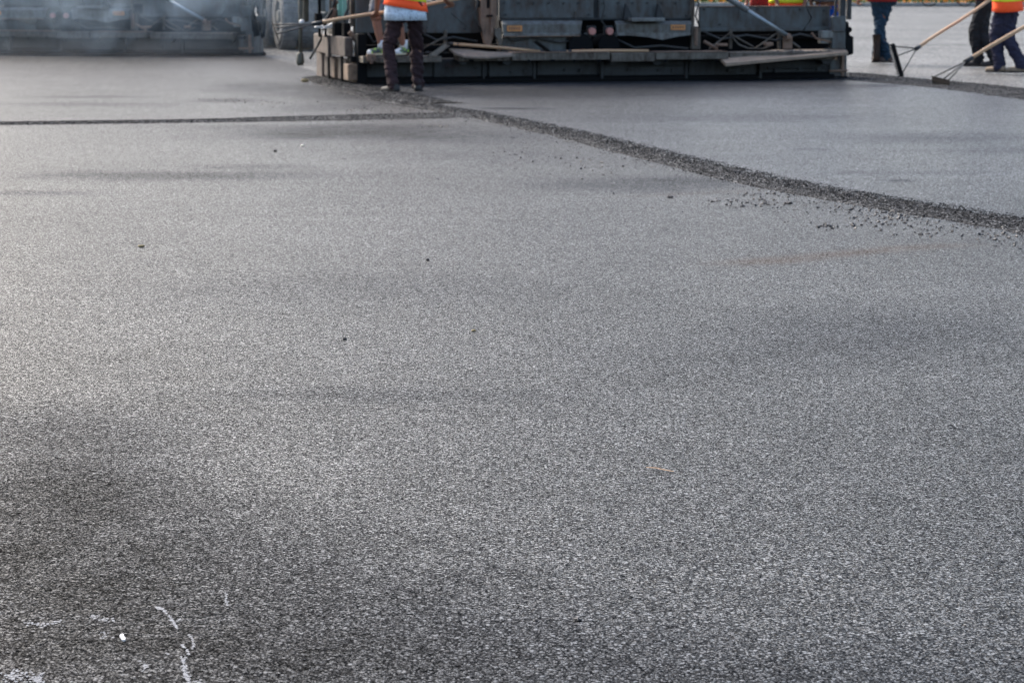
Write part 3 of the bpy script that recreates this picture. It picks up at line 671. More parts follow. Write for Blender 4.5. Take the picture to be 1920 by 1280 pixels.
# skewed plank
bm = bmesh.new()
q = [Pw(1346, 106, -.12), Pw(1361, 119, -.52), Pw(1590, 97.5, -.34), Pw(1582, 92, -.02), Pw(1450, 93.5, -.0)]
zz = [.485, .47, .475, .49, .50]
qq = [Vector((p.x, p.y, p.z)) for p in q]
prism(bm, qq, (0, 0, -.035))
o = obj('plank', bm, M['plank'], origin=q[0]); tag(o, 'wide pale plank lying skewed across the right end of the paver walkway', 'plank')
bm = bmesh.new()
pts = [(842, 91), (852, 99), (872, 105.5), (912, 107), (950, 104), (985, 100.5), (960, 98.5), (915, 97), (880, 93)]
prism(bm, [Pw(x, y, -.34 + .18 * (105 - y) / 12) for x, y in pts], (0, 0, -.022))
o = obj('plank', bm, M['plank_dark'], origin=Pw(842, 91, -.3)); tag(o, 'warped brown board lying under the shovel on the walkway', 'board')
def shovel(label, blade, hA, hB, cat='shovel', bm_mat='shovel', rad=.017):
    root = empty('shovel', hA)
    def rel(bm): bmesh.ops.translate(bm, verts=bm.verts, vec=-Vector(hA)); return bm
    bm = bmesh.new(); tube(bm, [hA, hA.lerp(hB, .5) + Vector((0, 0, .004)), hB], [rad, rad * 1.05, rad * .9], 12); obj('handle', rel(bm), M['wood'], root, True)
    bm = bmesh.new(); nseg = 7; rows = []
    for j in range(nseg + 1):
        t = j / nseg; l = blade[0].lerp(blade[3], t); r = blade[1].lerp(blade[2], t); row = []
        for i in range(7):
            s = i / 6; p = l.lerp(r, s); p = p + Vector((0, 0, -.02 * math.sin(s * math.pi) * (1 - .3 * t))) ; row.append(bm.verts.new(p))
        rows.append(row)
    for a, b in zip(rows, rows[1:]):
        for i in range(6): bm.faces.new((a[i], a[i + 1], b[i + 1], b[i]))
    bmesh.ops.solidify(bm, geom=bm.faces, thickness=.003)
    ob = obj('blade', rel(bm), M[bm_mat], root, True)
    bm = bmesh.new(); mid = (blade[0] + blade[1]) / 2
    tube(bm, [mid, mid.lerp(hA, .6), hA.lerp(hB, .06)], [.016, .02, .021], 10); obj('socket', rel(bm), M['dark'], root, True)
    tag(root, label, cat); return root
shovel('shovel with a bright white steel blade lying on the walkway beside the worker', [Pw(836, 80, -.22), Pw(846, 84, -.02), Pw(820, 104, -.10), Pw(800, 106, -.42)], Pw(850, 83, -.18), Pw(1013, 96.5, -.16))
shovel('shovel with a dark upturned blade lying near the middle of the walkway', [Pw(1034, 97, -.24), Pw(1026, 99, -.10), Pw(996, 77, -.12), Pw(1006, 75, -.20)], Pw(1062, 96.5, -.2), Pw(1216, 95.5, -.22), bm_mat='dark')

# ---------------------------------------------------------------- people
def capsule(bm, p0, r0, p1, r1, n=14, sq=1.0):
    p0, p1 = Vector(p0), Vector(p1); d = p1 - p0; L = max(d.length, 1e-5)
    x, y = frame_of(d) if d.length > 1e-4 else (Vector((1, 0, 0)), Vector((0, 1, 0)))
    dn = d.normalized() if d.length > 1e-4 else Vector((0, 0, 1))
    prof = []
    for k in range(6):
        a = math.pi / 2 * (1 - k / 5); prof.append((p0 - dn * r0 * math.sin(a), r0 * math.cos(a)))
    for k in range(1, 6):
        a = math.pi / 2 * k / 5; prof.append((p1 + dn * r1 * math.sin(a), r1 * math.cos(a)))
    prof.insert(6, (p1, r1))
    prof[0] = (prof[0][0], 1e-4); prof[-1] = (prof[-1][0], 1e-4)
    rings = [[bm.verts.new(c + (x * math.cos(t) + y * math.sin(t) * sq) * r) for t in [2 * math.pi * k / n for k in range(n)]] for c, r in prof]
    for a, b in zip(rings, rings[1:]):
        for k in range(n): bm.faces.new((a[k], a[(k + 1) % n], b[(k + 1) % n], b[k]))
    bm.faces.new(rings[0][::-1]); bm.faces.new(rings[-1])
def ellip(bm, c, r, n=16):
    m = Matrix.Translation(Vector(c)) @ Matrix.Diagonal((r[0], r[1], r[2], 1))
    bmesh.ops.create_uvsphere(bm, u_segments=n, v_segments=n // 2 + 2, radius=1, matrix=m)
def remeshed(bm, voxel, wr=0.0, wscale=(9, 9, 16), seed=0):
    me = bpy.data.meshes.new('tmp'); bmesh.ops.recalc_face_normals(bm, faces=bm.faces); bm.to_mesh(me); bm.free()
    o = bpy.data.objects.new('tmp', me); COL.objects.link(o)
    md = o.modifiers.new('r', 'REMESH'); md.mode = 'VOXEL'; md.voxel_size = voxel; md.use_smooth_shade = True
    ms = o.modifiers.new('s', 'SMOOTH'); ms.factor = .5; ms.iterations = 3
    dg = bpy.context.evaluated_depsgraph_get()
    out = bpy.data.meshes.new_from_object(o.evaluated_get(dg))
    bpy.data.objects.remove(o); bpy.data.meshes.remove(me)
    if wr > 0:
        nrm = [v.normal.copy() for v in out.vertices]
        for v, n_ in zip(out.vertices, nrm):
            p = v.co; k = noise.noise(Vector((p.x * wscale[0] + seed, p.y * wscale[1], p.z * wscale[2] + 2.5 * p.x * 9)))
            k2 = abs(noise.noise(Vector((p.x * 7 + seed, p.y * 7 + 4, p.z * 26 + 6 * p.x + 5 * p.y))))
            v.co = p + n_ * wr * (k * 1.0 - k2 * 1.3 + .2)
    out.polygons.foreach_set('use_smooth', [True] * len(out.polygons))
    return out
def ik(a, c, l1, l2, pole):
    a, c = Vector(a), Vector(c); d = c - a; L = min(d.length, (l1 + l2) * .995)
    dn = d.normalized(); x = (l1 * l1 - l2 * l2 + L * L) / (2 * L); h = math.sqrt(max(0, l1 * l1 - x * x))
    pl = Vector(pole); pl = (pl - dn * pl.dot(dn)).normalized()
    return a + dn * x + pl * h
def loft(rings, n=40, th=.006, cap=False, seed=0, wr=.006):
    "rings: (centre, rx, ry, tilt) bottom to top"
    bm = bmesh.new(); R_ = []
    for c, rx, ry, tilt in rings:
        c = Vector(c)
        row = []
        for k in range(n):
            t = 2 * math.pi * k / n; p = c + Vector((rx * math.cos(t), ry * math.sin(t), tilt * math.cos(t)))
            w = wr * (noise.noise(Vector((math.cos(t) * 3.4 + seed, math.sin(t) * 3.4, p.z * 6))) + .6 * noise.noise(Vector((math.cos(t) * 7 + seed, math.sin(t) * 7, p.z * 3))))
            row.append(bm.verts.new(p + Vector((math.cos(t), math.sin(t), 0)) * w))
        R_.append(row)
    for a, b in zip(R_, R_[1:]):
        for k in range(n): bm.faces.new((a[k], a[(k + 1) % n], b[(k + 1) % n], b[k]))
    bmesh.ops.recalc_face_normals(bm, faces=bm.faces)
    bmesh.ops.solidify(bm, geom=list(bm.faces), thickness=th)
    return bm
def hand(bm, w, grip, axis, palm):
    """w wrist, grip the point on the handle that the fist closes on, axis the handle direction, palm: outward side"""
    w, grip = Vector(w), Vector(grip); ax = Vector(axis).normalized(); d = (grip - w).normalized()
    out = Vector(palm).normalized()
    pc = w.lerp(grip, .55) + out * .018
    capsule(bm, w, .026, pc, .03, sq=.75); capsule(bm, pc + ax * .028, .017, pc - ax * .028, .017)
    for i, L in enumerate((.034, .040, .037, .029)):
        o_ = ax * (.033 - .022 * i)
        k0 = grip + o_ + out * .030 - d * .012; k1 = grip + o_ + d * .026 + out * .014; k2 = grip + o_ + d * .022 - out * .018; k3 = grip + o_ + d * (.034 - L) - out * .026
        capsule(bm, pc + o_ * .9, .0095, k0, .0095, 8); capsule(bm, k0, .0092, k1, .009, 8); capsule(bm, k1, .009, k2, .0082, 8); capsule(bm, k2, .0082, k3, .0075, 8)
    t0 = pc + ax * .03; t1 = grip + ax * .045 - d * .01 + out * .01; t2 = grip + ax * .03 - out * .024
    capsule(bm, t0, .013, t1, .011, 8); capsule(bm, t1, .011, t2, .009, 8)
def person(loc, rz, label, feet=((-.11, 0, 0), (.11, 0, 0)), toes=(0, 0), H=1.70, trousers='navy', shirt='grey_cloth', vest=True, shoes='shoe', hands=None, lean=.05, hem=.86, shirt_hem=.80,
           skin='skin', shorts=False, boots=False, wide=1.0, group='road workers around the pavers', seed=0, vest_tilt=0.0, hipx=0.0, axis=None, thick=1.0, stripe_z=.12):
    root = empty('person', loc, rz); k = H / 1.70
    tag(root, label, 'person', group)
    hipc = Vector((hipx, 0, .90 * k - max(0, abs(feet[0][1] - feet[1][1]) * .06))); chest = hipc + Vector((0, lean * 2.2 + .0, .36 * k)); neck = hipc + Vector((0, lean * 3.3, .55 * k)); head = neck + Vector((0, lean * 1.2 + .02, .16 * k))
    hips = [hipc + Vector((s * .088, 0, 0)) for s in (-1, 1)]; sh = [neck + Vector((s * .175 * wide, -.01, -.055)) for s in (-1, 1)]
    ank = [Vector((f_[0], f_[1], f_[2] + .085)) for f_ in feet]
    knee = [ik(hips[i], ank[i], .435 * k, .41 * k, (math.sin(toes[i]), math.cos(toes[i]) * 1, 0)) for i in (0, 1)]
    hands = hands or [sh[i] + Vector(((-1, 1)[i] * .07, .08, -.52)) for i in (0, 1)]
    hands = [Vector(h_) for h_ in hands]
    el = [ik(sh[i], hands[i], .29 * k, .27 * k, ((-1, 1)[i] * .7, -.8, -.3)) for i in (0, 1)]
    axis = axis or (0, 1, 0)
    # body
    bm = bmesh.new()
    capsule(bm, hips[0], .10, hips[1], .10); capsule(bm, hipc, .12, chest, .125, sq=.85); capsule(bm, chest + Vector((-.07, 0, 0)), .11, chest + Vector((.07, 0, 0)), .11)
    capsule(bm, sh[0], .058, sh[1], .058); capsule(bm, neck - Vector((0, 0, .04)), .06, head - Vector((0, .01, .05)), .052)
    ellip(bm, head + Vector((0, .0, .02)), (.075, .095, .108)); ellip(bm, head + Vector((0, .045, -.055)), (.05, .05, .05)); ellip(bm, head + Vector((0, .10, -.005)), (.012, .018, .022))
    ellip(bm, head + Vector((0, .09, -.045)), (.022, .01, .008))
    for s in (-1, 1): ellip(bm, head + Vector((s * .078, -.005, .0)), (.012, .018, .03))
    for i in (0, 1):
        capsule(bm, hips[i], .082 * k, knee[i], .055 * k); capsule(bm, knee[i], .052 * k, knee[i].lerp(ank[i], .35), .053 * k); capsule(bm, knee[i].lerp(ank[i], .35), .053 * k, ank[i], .034 * k)
        capsule(bm, sh[i], .050, el[i], .038)
        dirn = (hands[i] - el[i]); dn = dirn.normalized(); fl = min(dirn.length - .02, .245); w = el[i] + dn * fl
        capsule(bm, el[i], .038, w, .026); 
        hand(bm, w, w + dn * .085, axis, (el[i] - sh[i]).cross(dn) if False else ((-1, 1)[i] * .8, .2, .3))
        f0 = Vector((feet[i][0], feet[i][1], feet[i][2] + .045)); fd = Vector((math.sin(toes[i]), math.cos(toes[i]), 0))
        capsule(bm, f0 - fd * .02, .036, f0 + fd * .12, .028)
    me = remeshed(bm, .0075); me.name = 'body'; link('body', me, M[skin], root)
    for s in (-1, 1):
        bm = bmesh.new(); ellip(bm, head + Vector((s * .032, .083, .018)), (.012, .01, .008)); obj('eye', bm, M['eye'], root, True)
    bm = bmesh.new(); ellip(bm, head + Vector((0, -.015, .045)), (.083, .098, .096)); bmesh.ops.bisect_plane(bm, geom=bm.verts[:] + bm.edges[:] + bm.faces[:], plane_co=head + Vector((0, 0, .02)), plane_no=(0, .8, -.6), clear_outer=True)
    obj('hair', bm, M['hair'], root, True)
    # trousers or shorts
    bm = bmesh.new(); T = thick
    capsule(bm, hips[0] + Vector((.0, 0, .06)), .118 * T, hips[1] + Vector((0, 0, .06)), .118 * T, sq=.95); capsule(bm, hips[0] + Vector((-.01, -.02, -.02)), .112 * T, hips[1] + Vector((.01, -.02, -.02)), .112 * T, sq=.95)
    for i in (0, 1):
        low = knee[i].lerp(hips[i], .12) if shorts else ank[i] + Vector((0, -.005, .0 if not boots else .18))
        mid = knee[i]
        if shorts: capsule(bm, hips[i], .112 * T, low, .098 * T)
        else:
            capsule(bm, hips[i] + Vector(((-1, 1)[i] * .004, 0, 0)), .108 * T, mid, .078 * T); capsule(bm, mid, .078 * T, mid.lerp(low, .5), .072 * T); capsule(bm, mid.lerp(low, .5), .074 * T, low, .068 * T if not boots else .06)
            if not boots: capsule(bm, low + Vector((0, .0, .03)), .070 * T, low + Vector((0, .015, .0)), .069 * T)
    me = remeshed(bm, .010, .021, seed=seed); me.name = 'trousers'; link('shorts' if shorts else 'trousers', me, M[trousers], root)
    # shoes
    for i in (0, 1):
        f0 = Vector(feet[i]); fd = Vector((math.sin(toes[i]), math.cos(toes[i]), 0)); side = Vector((fd.y, -fd.x, 0))
        bm = bmesh.new()
        capsule(bm, f0 - fd * .045 + Vector((0, 0, .05)), .046, f0 + fd * .07 + Vector((0, 0, .045)), .046); capsule(bm, f0 + fd * .05 + Vector((0, 0, .042)), .047, f0 + fd * .165 + Vector((0, 0, .036)), .037)
        capsule(bm, f0 - fd * .03 + Vector((0, 0, .07)), .046, f0 - fd * .02 + Vector((0, 0, .115)), .048)
        if boots: capsule(bm, f0 - fd * .02 + Vector((0, 0, .1)), .056, knee[i].lerp(ank[i], .25), .070)
        me = remeshed(bm, .008, .002, seed=seed + i)
        sho = link('boot' if boots else 'shoe', me, M[shoes], root)
        for v in me.vertices: v.co.z = max(v.co.z, feet[i][2] + .006)
        bm = bmesh.new()
        out = [(-.095, .03), (-.1, -.02), (-.07, -.042), (.05, -.05), (.14, -.048), (.195, -.025), (.205, .01), (.18, .04), (.06, .05), (-.06, .044)]
        prism(bm, [f0 + fd * a + side * b + Vector((0, 0, .001)) for a, b in out], (0, 0, .022)); obj('sole', bm, M['sole' if shoes == 'sneaker' else 'shoe'], sho)
        if shorts:
            bm = bmesh.new(); tube(bm, [ank[i] + Vector((0, 0, -.02)), ank[i] + Vector((0, 0, .04)), ank[i] + Vector((0, 0, .085))], [.047, .046, .049], 16); obj('sock', bm, M['sock'], root, True)
        if shoes == 'sneaker':
            bm = bmesh.new(); capsule(bm, f0 + fd * .02 + side * .022 + Vector((0, 0, .05)), .03, f0 + fd * .12 + side * .02 + Vector((0, 0, .04)), .026); obj('side_panel', bm, M['neon'], sho, True)
            bm = bmesh.new(); capsule(bm, f0 + fd * .10 + Vector((0, 0, .04)), .041, f0 + fd * .17 + Vector((0, 0, .034)), .036); obj('toe_cap', bm, M['sock'], sho, True)
    # shirt
    def trunk(z0, z1, ex, fl, seed_, tilt=0.0, nn=9):
        rr_ = []
        for j in range(nn):
            z = z0 + (z1 - z0) * j / (nn - 1); s = (z - hipc.z) / (neck.z - hipc.z); s = max(-.3, s)
            cy = lean * 3.0 * max(0, s) ** 1.1 * 1.05; rx = (.155 + .035 * min(1, max(0, s))) * wide; ry = .125 + .012 * max(0, 1 - abs(s - .5) * 2)
            if s > .85: q = (s - .85) / .2; rx *= 1 - .5 * q; ry *= 1 - .35 * q
            if s < .45: rx += .05 * min(1, (.45 - s) / .4); ry += .012 * min(1, (.45 - s) / .4)
            if s < .25: rx += fl * .5 * (.25 - s); ry += fl * (.25 - s)
            rr_.append(((hipx, cy, z), rx + ex, ry + ex, tilt * (1 - j / (nn - 1)) ** 2))
        return rr_
    obj('shirt', loft(trunk(shirt_hem * k, neck.z + .01, .012, .07, seed), seed=seed, wr=.010), M[shirt], root, True)
    bm = bmesh.new()
    for i in (0, 1):
        capsule(bm, sh[i], .072, sh[i].lerp(el[i], .8 if not vest else .75), .058)
    me = remeshed(bm, .012, .006, seed=seed); link('sleeves', me, M[shirt], root)
    if vest:
        vv = trunk(hem * k, neck.z + .02, .026, .09, seed, vest_tilt, 12)
        obj('safety_vest', loft(vv, seed=seed + 3, wr=.012), M['vest'], root, True)
        ve = [o_ for o_ in root.children if o_.name.startswith('safety_vest')][0]
        for zz_ in (hem * k + stripe_z, hem * k + stripe_z + .2):
            sub = trunk(zz_, zz_ + .055, .034, .09, seed, 0, 3); sub = [(c, a, b, vest_tilt * .7) for c, a, b, t in sub]
            obj('reflective_stripe', loft(sub, seed=seed + 3, wr=.012, th=.004), M['stripe'], ve, True)
    return root
def rake(label, A, B, blade_c, bl_dir, bl_w, tooth, group='asphalt rakes held by the workers', dirt=None, hdrop=.09, brad=.017):
    """A socket end of the wooden handle, B its far end, blade_c middle of the blade, bl_dir blade direction"""
    root = empty('asphalt_rake', blade_c); tag(root, label, 'rake', group)
    A, B, C_ = Vector(A), Vector(B), Vector(blade_c); bd = Vector(bl_dir).normalized()
    def rel(bm): bmesh.ops.translate(bm, verts=bm.verts, vec=-C_); return bm
    bm = bmesh.new(); n = 6; tube(bm, [A.lerp(B, i / n) + Vector((0, 0, .008 * math.sin(i * 1.3))) for i in range(n + 1)], [brad * 1.05, brad, brad * 1.05, brad, brad * .97, brad, brad * .9], 14); obj('handle', rel(bm), M['wood'], root, True)
    bm = bmesh.new(); d = (A - B).normalized()
    tube(bm, [A - d * .09, A + d * .03], brad * 1.3, 12); obj('ferrule', rel(bm), M['dark'], root, True)
    for s in (-.42, 0.12, .42):
        bm = bmesh.new(); tube(bm, [A, C_ + bd * bl_w * s], .008, 8); obj('brace', rel(bm), M['dark'], root, True)
    td = Vector(tooth).normalized(); th = bd.cross(td).normalized()
    bm = bmesh.new(); a, b = C_ - bd * bl_w / 2, C_ + bd * bl_w / 2
    prism(bm, [a - td * .02, b - td * .02, b + td * hdrop * .55, a + td * hdrop * .55], th * .007)
    nt = 14
    for i in range(nt):
        c = a.lerp(b, (i + .5) / nt); w = bl_w / nt * .33
        prism(bm, [c - bd * w + td * hdrop * .55, c + bd * w + td * hdrop * .55, c + bd * w * .6 + td * hdrop, c - bd * w * .6 + td * hdrop], th * .007)
    obj('blade', rel(bm), M['blade'], root)
    return root

# worker 1 with the raised rake
f1, f2 = G(738, 176), G(784, 174)
Yw = (f1.y + f2.y) / 2; c1 = (f1 + f2) / 2
rA, rB = D(590, 45, Yw + .18), D(866, -2, Yw + .42)
hL = D(706, 25, Yw + .24); 
rot1 = R(8)
def loc_of(c, rz_, p): return (Matrix.Rotation(-rz_, 3, 'Z') @ (Vector(p) - c))
c1.z = 0
ft = [loc_of(c1, rot1, f1), loc_of(c1, rot1, f2)]
hr = D(838, 4, Yw + .40)
person(c1, rot1, 'worker standing with back turned in orange vest and dark brown trousers, left of the paver', feet=(tuple(ft[0]), tuple(ft[1])), toes=(R(-35), R(12)), trousers='trouser_brown', shirt='shirt',
       hands=[loc_of(c1, rot1, hL), loc_of(c1, rot1, hr)], lean=.05, hem=.925, shirt_hem=.795, vest_tilt=-.042, hipx=-.0, seed=2, axis=tuple(Matrix.Rotation(-rot1, 3, 'Z') @ (rB - rA)), wide=1.04, stripe_z=.092, thick=.97)
bl_c = D(516, 55, Yw + .10)
rake('asphalt rake held level by the worker in dark brown trousers', rA, rB, bl_c, D(511, 44, Yw + .32) - D(520, 65, Yw - .12), .46, D(524, 82, Yw - .1) - D(519, 64, Yw - .1), brad=.019, hdrop=.10)

# person in shorts on the walkway
pc = Pw(733, 104, -.14); sf1 = Pw(716, 103.5, -.16); sf2 = Pw(757, 104.5, -.12); zf = sf1.z
c_ = (sf1 + sf2) / 2; c_.z = zf - .0
person(c_, R(168), 'person in shorts and bright green sneakers on the walkway behind the brown trousered worker', feet=(tuple(loc_of(c_, R(168), sf2) * 1.0)[:2] + (0,), tuple(loc_of(c_, R(168), sf1))[:2] + (0,)), toes=(R(12), R(38)), H=1.68, trousers='grey_cloth', shirt='grey_cloth',
       vest=True, shoes='sneaker', skin='skin2', shorts=True, hem=.95, shirt_hem=.9, seed=9, thick=.9)
# right-hand group
g2 = G(1652, 118); person(g2, R(20), 'worker in dark blue jeans and brown boots nearest the right end of the paver', feet=((-.055, .05, 0), (.075, -.03, 0)), toes=(R(55), R(-75)), trousers='jeans', shirt='redcloth', shoes='boot', seed=14, hem=.93, shirt_hem=.86, boots=False, thick=.98, H=1.74, stripe_z=.1)
jm = [o_ for o_ in COL.objects if o_.name.startswith('person') and 'dark blue jeans' in o_.get('label', '')][0]
bm = bmesh.new(); tube(bm, [(-.085, -.02, .03), (-.09, -.02, .12), (-.095, -.03, .28), (-.10, -.03, .41)], [.055, .05, .053, .06], 16, cap=False); bmesh.ops.solidify(bm, geom=list(bm.faces), thickness=.006)
obj('boot_shaft', bm, M['boot'], jm, True)
# a brown wellington boot leg beside the jeans is his left boot shaft
g3 = G(1842, 126); g4 = G(1886, 137)
rkA, rkB = G(1717, 92, .34), None
blade1 = (G(1690, 144), None)
Yb = G(1690, 144).y
A1 = D(1719, 91, Yb + .35); B1 = D(1860, -2, g3.y - .10)
h3 = D(1852, 3, g3.y - .15)
person(g3, R(80), 'worker in black trousers behind the navy trousered worker at the right edge', feet=((.09, .06, 0), (.02, -.17, 0)), toes=(R(10), R(-8)), trousers='trouser_black', shirt='redcloth', vest=False, seed=21, H=1.72, shirt_hem=.92,
       hands=[loc_of(g3, R(80), h3), loc_of(g3, R(80), B1 + (B1 - A1).normalized() * .25)], axis=tuple(Matrix.Rotation(-R(80), 3, 'Z') @ (B1 - A1)), thick=1.05)
rake('asphalt rake standing on edge on the loose strip, held by the black trousered worker', A1, B1 + (B1 - A1).normalized() * .35, D(1683.5, 113, Yb + .10), D(1675, 84, Yb + .25) - D(1692, 143, Yb - .02), .50, Vector((-.9, -.5, -.15)), hdrop=.08, brad=.022)
Yc = G(1762, 162).y
A2 = D(1812, 115, Yc + .25); B2 = D(1985, 12, Yc + .75)
dB = (B2 - A2).normalized()
h4a, h4b = B2 - dB * .10, B2 + dB * .30
person(g4, R(62), 'worker in orange vest and navy trousers at the right edge, reaching for a rake', feet=((.05, .10, 0), (.10, -.18, 0)), toes=(R(8), R(-25)), trousers='navy', shirt='redcloth', shoes='tanshoe', seed=33, H=1.72, hem=.80, shirt_hem=.83,
       hands=[loc_of(g4, R(62), h4a), loc_of(g4, R(62), h4b)], axis=tuple(Matrix.Rotation(-R(62), 3, 'Z') @ dB), vest_tilt=.02, thick=1.1, stripe_z=.13, wide=1.08)
rake('asphalt rake pressed flat onto the loose strip, nearest the right edge', A2, B2 + dB * .5, D(1763, 149, Yc - .12), D(1781, 155, Yc - .32) - D(1745, 146, Yc + .12), .42, Vector((-.05, -.55, -.8)), hdrop=.085, brad=.022)
# small pile of bright grit on the flat rake
# two more people beyond the paver
b1 = toworld(W(1476, 150, 0) + Vector((0, 3.2, 0))); b1.z = 0; p_ = G(1474, 142); p_ = D(1474, 60, PL.y + 4.2); p_.z = 0
person(p_, R(200), 'worker in orange vest half hidden behind the right panel of the paver', trousers='navy', seed=41, hem=.84, stripe_z=.06)
p_ = D(1553, 60, PL.y + 4.0); p_.z = 0
person(p_, R(150), 'person in bright blue trousers beyond the right end of the paver', trousers='blue', shirt='grey_cloth', vest=False, seed=47, shirt_hem=.92, thick=.85)
p_ = D(1436, 60, PL.y + 5.2); p_.z = 0
person(p_, R(170), 'worker in red shirt beyond the hydraulic cylinder of the paver', trousers='trouser_black', shirt='redcloth', vest=False, seed=49, shirt_hem=.82)
p_ = D(482, 60, G(484, 80).y); p_.z = 0
person(p_, R(175), 'worker in navy clothes at the right end of the smoky paver', trousers='navy', shirt='trouser_black', vest=False, seed=55)

# ---------------------------------------------------------------- dump truck ahead of the paver
tb = G(540, 92); tdir = VD.copy()
truck = empty('dump_truck', tb, rz); tag(truck, 'dirty grey dump truck standing ahead of the near paver, its rear wheel showing', 'truck')
def wheel_at(x, y):
    bm = bmesh.new(); pr = [(.26, -.13), (.47, -.15), (.535, -.12), (.55, 0), (.535, .12), (.47, .15), (.26, .13)]
    n = 48; rings = [[bm.verts.new((x + w_ + .0, y + r_ * math.cos(2 * math.pi * k / n), .55 + r_ * math.sin(2 * math.pi * k / n))) for k in range(n)] for r_, w_ in pr]
    for a, b in zip(rings, rings[1:]):
        for k in range(n): bm.faces.new((a[k], a[(k + 1) % n], b[(k + 1) % n], b[k]))
    for k in range(40):
        t = 2 * math.pi * k / 40; q = Matrix.Rotation(t, 4, 'X'); m0 = len(bm.verts)
        g = bmesh.ops.create_cube(bm, size=1)['verts']
        for v in g: v.co = Vector((x, y, .55)) + (q @ Vector((v.co.x * .26, v.co.y * .045, v.co.z * .03 + .545)))
    w = obj('wheel', bm, M['tyre'], truck)
    bm = bmesh.new(); disc_cyl(bm, (x, y, .55), (1, 0, 0), .27, .16, 28); disc_cyl(bm, (x, y, .55), (1, 0, 0), .10, .28, 16); obj('rim', bm, M['rim'], w)
M['tyre'] = dirty('dusty_tyre', (.10, .10, .10), (.26, .25, .23), .75, .9, 0, 9, .6, streak=False)
for x in (0, .34, 1.75, 2.09):
    for y in (.2, 1.5): wheel_at(x, y)
part('chassis', 'truck', lambda bm: (box(bm, (.6, -.3, .62), (.72, 6.5, .88), .01), box(bm, (1.35, -.3, .62), (1.47, 6.5, .88), .01), box(bm, (.1, .15, .5), (2.0, .27, .6), .01)), truck)
part('dump_bed', 'truck', lambda bm: (box(bm, (-.15, -.6, 1.25), (2.25, 4.6, 2.5), .03), [box(bm, (-.19, -.5 + k * .7, 1.2), (2.29, -.4 + k * .7, 2.52), .01) for k in range(7)]), truck)
part('cab', 'truck', lambda bm: box(bm, (-.1, 4.9, .9), (2.2, 6.6, 2.7), .08), truck)
for x in (-.05, 1.75): part('mud_flap', 'black', lambda bm: box(bm, (x, -.48, .3), (x + .5, -.46, 1.15), .002), truck) if x > 0 else None
for x in (0, 2.0):
    for y in (5.6,): wheel_at(x, y)

# ---------------------------------------------------------------- far verge, kerb, bicycle
kb = D(1690, 8.5, 88); 
bm = bmesh.new(); box(bm, (-2, 0, -.02), (60, .18, .12), .02)
o = obj('kerb', bm, dirty('kerb_stone', (.22, .22, .21), amt=.3)); o.location = (4, 89.5, 0); tag(o, kind='structure')
bm = bmesh.new(); box(bm, (-2, .2, -.02), (60, 40, .10), 0)
gm = N('verge_soil'); gm.end(gm.mix(gm.noise(2, 5), (.05, .07, .025), (.10, .085, .05)), .95)
o = obj('verge', bm, gm.m); o.location = (4, 89.5, 0); tag(o, kind='structure')
def plants(name, label, cols, n, hmax, seed, x0, x1, y0, y1):
    rg = random.Random(seed); bm = bmesh.new()
    for _ in range(n):
        x, y = rg.uniform(x0, x1), rg.uniform(y0, y1); h = .1 + hmax * rg.random(); s = rg.uniform(.04, .10)
        a = rg.random() * 6.28; d = Vector((math.cos(a), math.sin(a), 0)) * s; u = Vector((rg.uniform(-.5, .5), rg.uniform(-.5, .5), 1)).normalized() * s
        c = Vector((x, y, h)); fa = bm.faces.new([bm.verts.new(c - d), bm.verts.new(c - u * .9), bm.verts.new(c + d), bm.verts.new(c + u)])
    o = obj(name, bm, cols); tag(o, label, 'plants', kind='stuff')
def leafm(name, a, b):
    m = N(name); return m.end(m.mix(m.noise(1.5, 4), a, b), .7)
plants('grass', 'green undergrowth on the far verge beyond the road at top right', leafm('leaf', (.05, .10, .02), (.13, .17, .04)), 9000, .5, 3, 2, 40, 89.9, 96)
plants('flowers', 'orange and red flowers on the far verge at top right', leafm('petal', (.65, .10, .02), (.75, .40, .03)), 2600, .55, 4, 3, 34, 89.8, 95)
bw = G(1742, 13)
bike = empty('bicycle', bw); tag(bike, 'bicycle standing far off on the pale road at the top right', 'bicycle')
def ring(bm, c, r, rt):
    n = 40; pts = [Vector((c[0] + r * math.cos(2 * math.pi * k / n), c[1], c[2] + r * math.sin(2 * math.pi * k / n))) for k in range(n)]
    rows = []
    for k in range(n):
        o_ = (pts[k] - Vector(c)).normalized()
        rows.append([bm.verts.new(pts[k] + (o_ * math.cos(t) + Vector((0, 1, 0)) * math.sin(t)) * rt) for t in [2 * math.pi * j / 8 for j in range(8)]])
    for k in range(n):
        a, b = rows[k], rows[(k + 1) % n]
        for j in range(8): bm.faces.new((a[j], a[(j + 1) % 8], b[(j + 1) % 8], b[j]))
sx = G(1815, 9.5) - bw
for c in ((0, 0, .31), (1.28, .0, .31)):
    bm = bmesh.new(); ring(bm, c, .29, .02); w = obj('wheel', bm, M['black'], bike, True)
    bm = bmesh.new()
    for k in range(14):
        t = math.pi * k / 7; tube(bm, [c, (c[0] + .27 * math.cos(t), c[1], c[2] + .27 * math.sin(t))], .003, 4)
    disc_cyl(bm, c, (0, 1, 0), .035, .1, 12); obj('spokes', bm, M['steel'], w)
bm = bmesh.new()
for a, b in (((0, 0, .31), (.35, 0, .8)), ((0, 0, .31), (.5, 0, .30)), ((.35, 0, .85), (.5, 0, .30)), ((.5, 0, .30), (1.1, 0, .78)), ((.37, 0, .78), (1.08, 0, .85)), ((1.06, 0, .98), (1.28, 0, .31))): tube(bm, [a, b], .018, 8)
obj('frame', bm, M['mint'], bike, True)
bm = bmesh.new(); tube(bm, [(1.06, -.28, 1.0), (1.04, 0, .99), (1.06, .28, 1.0)], .014, 8); obj('handlebar', bm, M['steel'], bike, True)
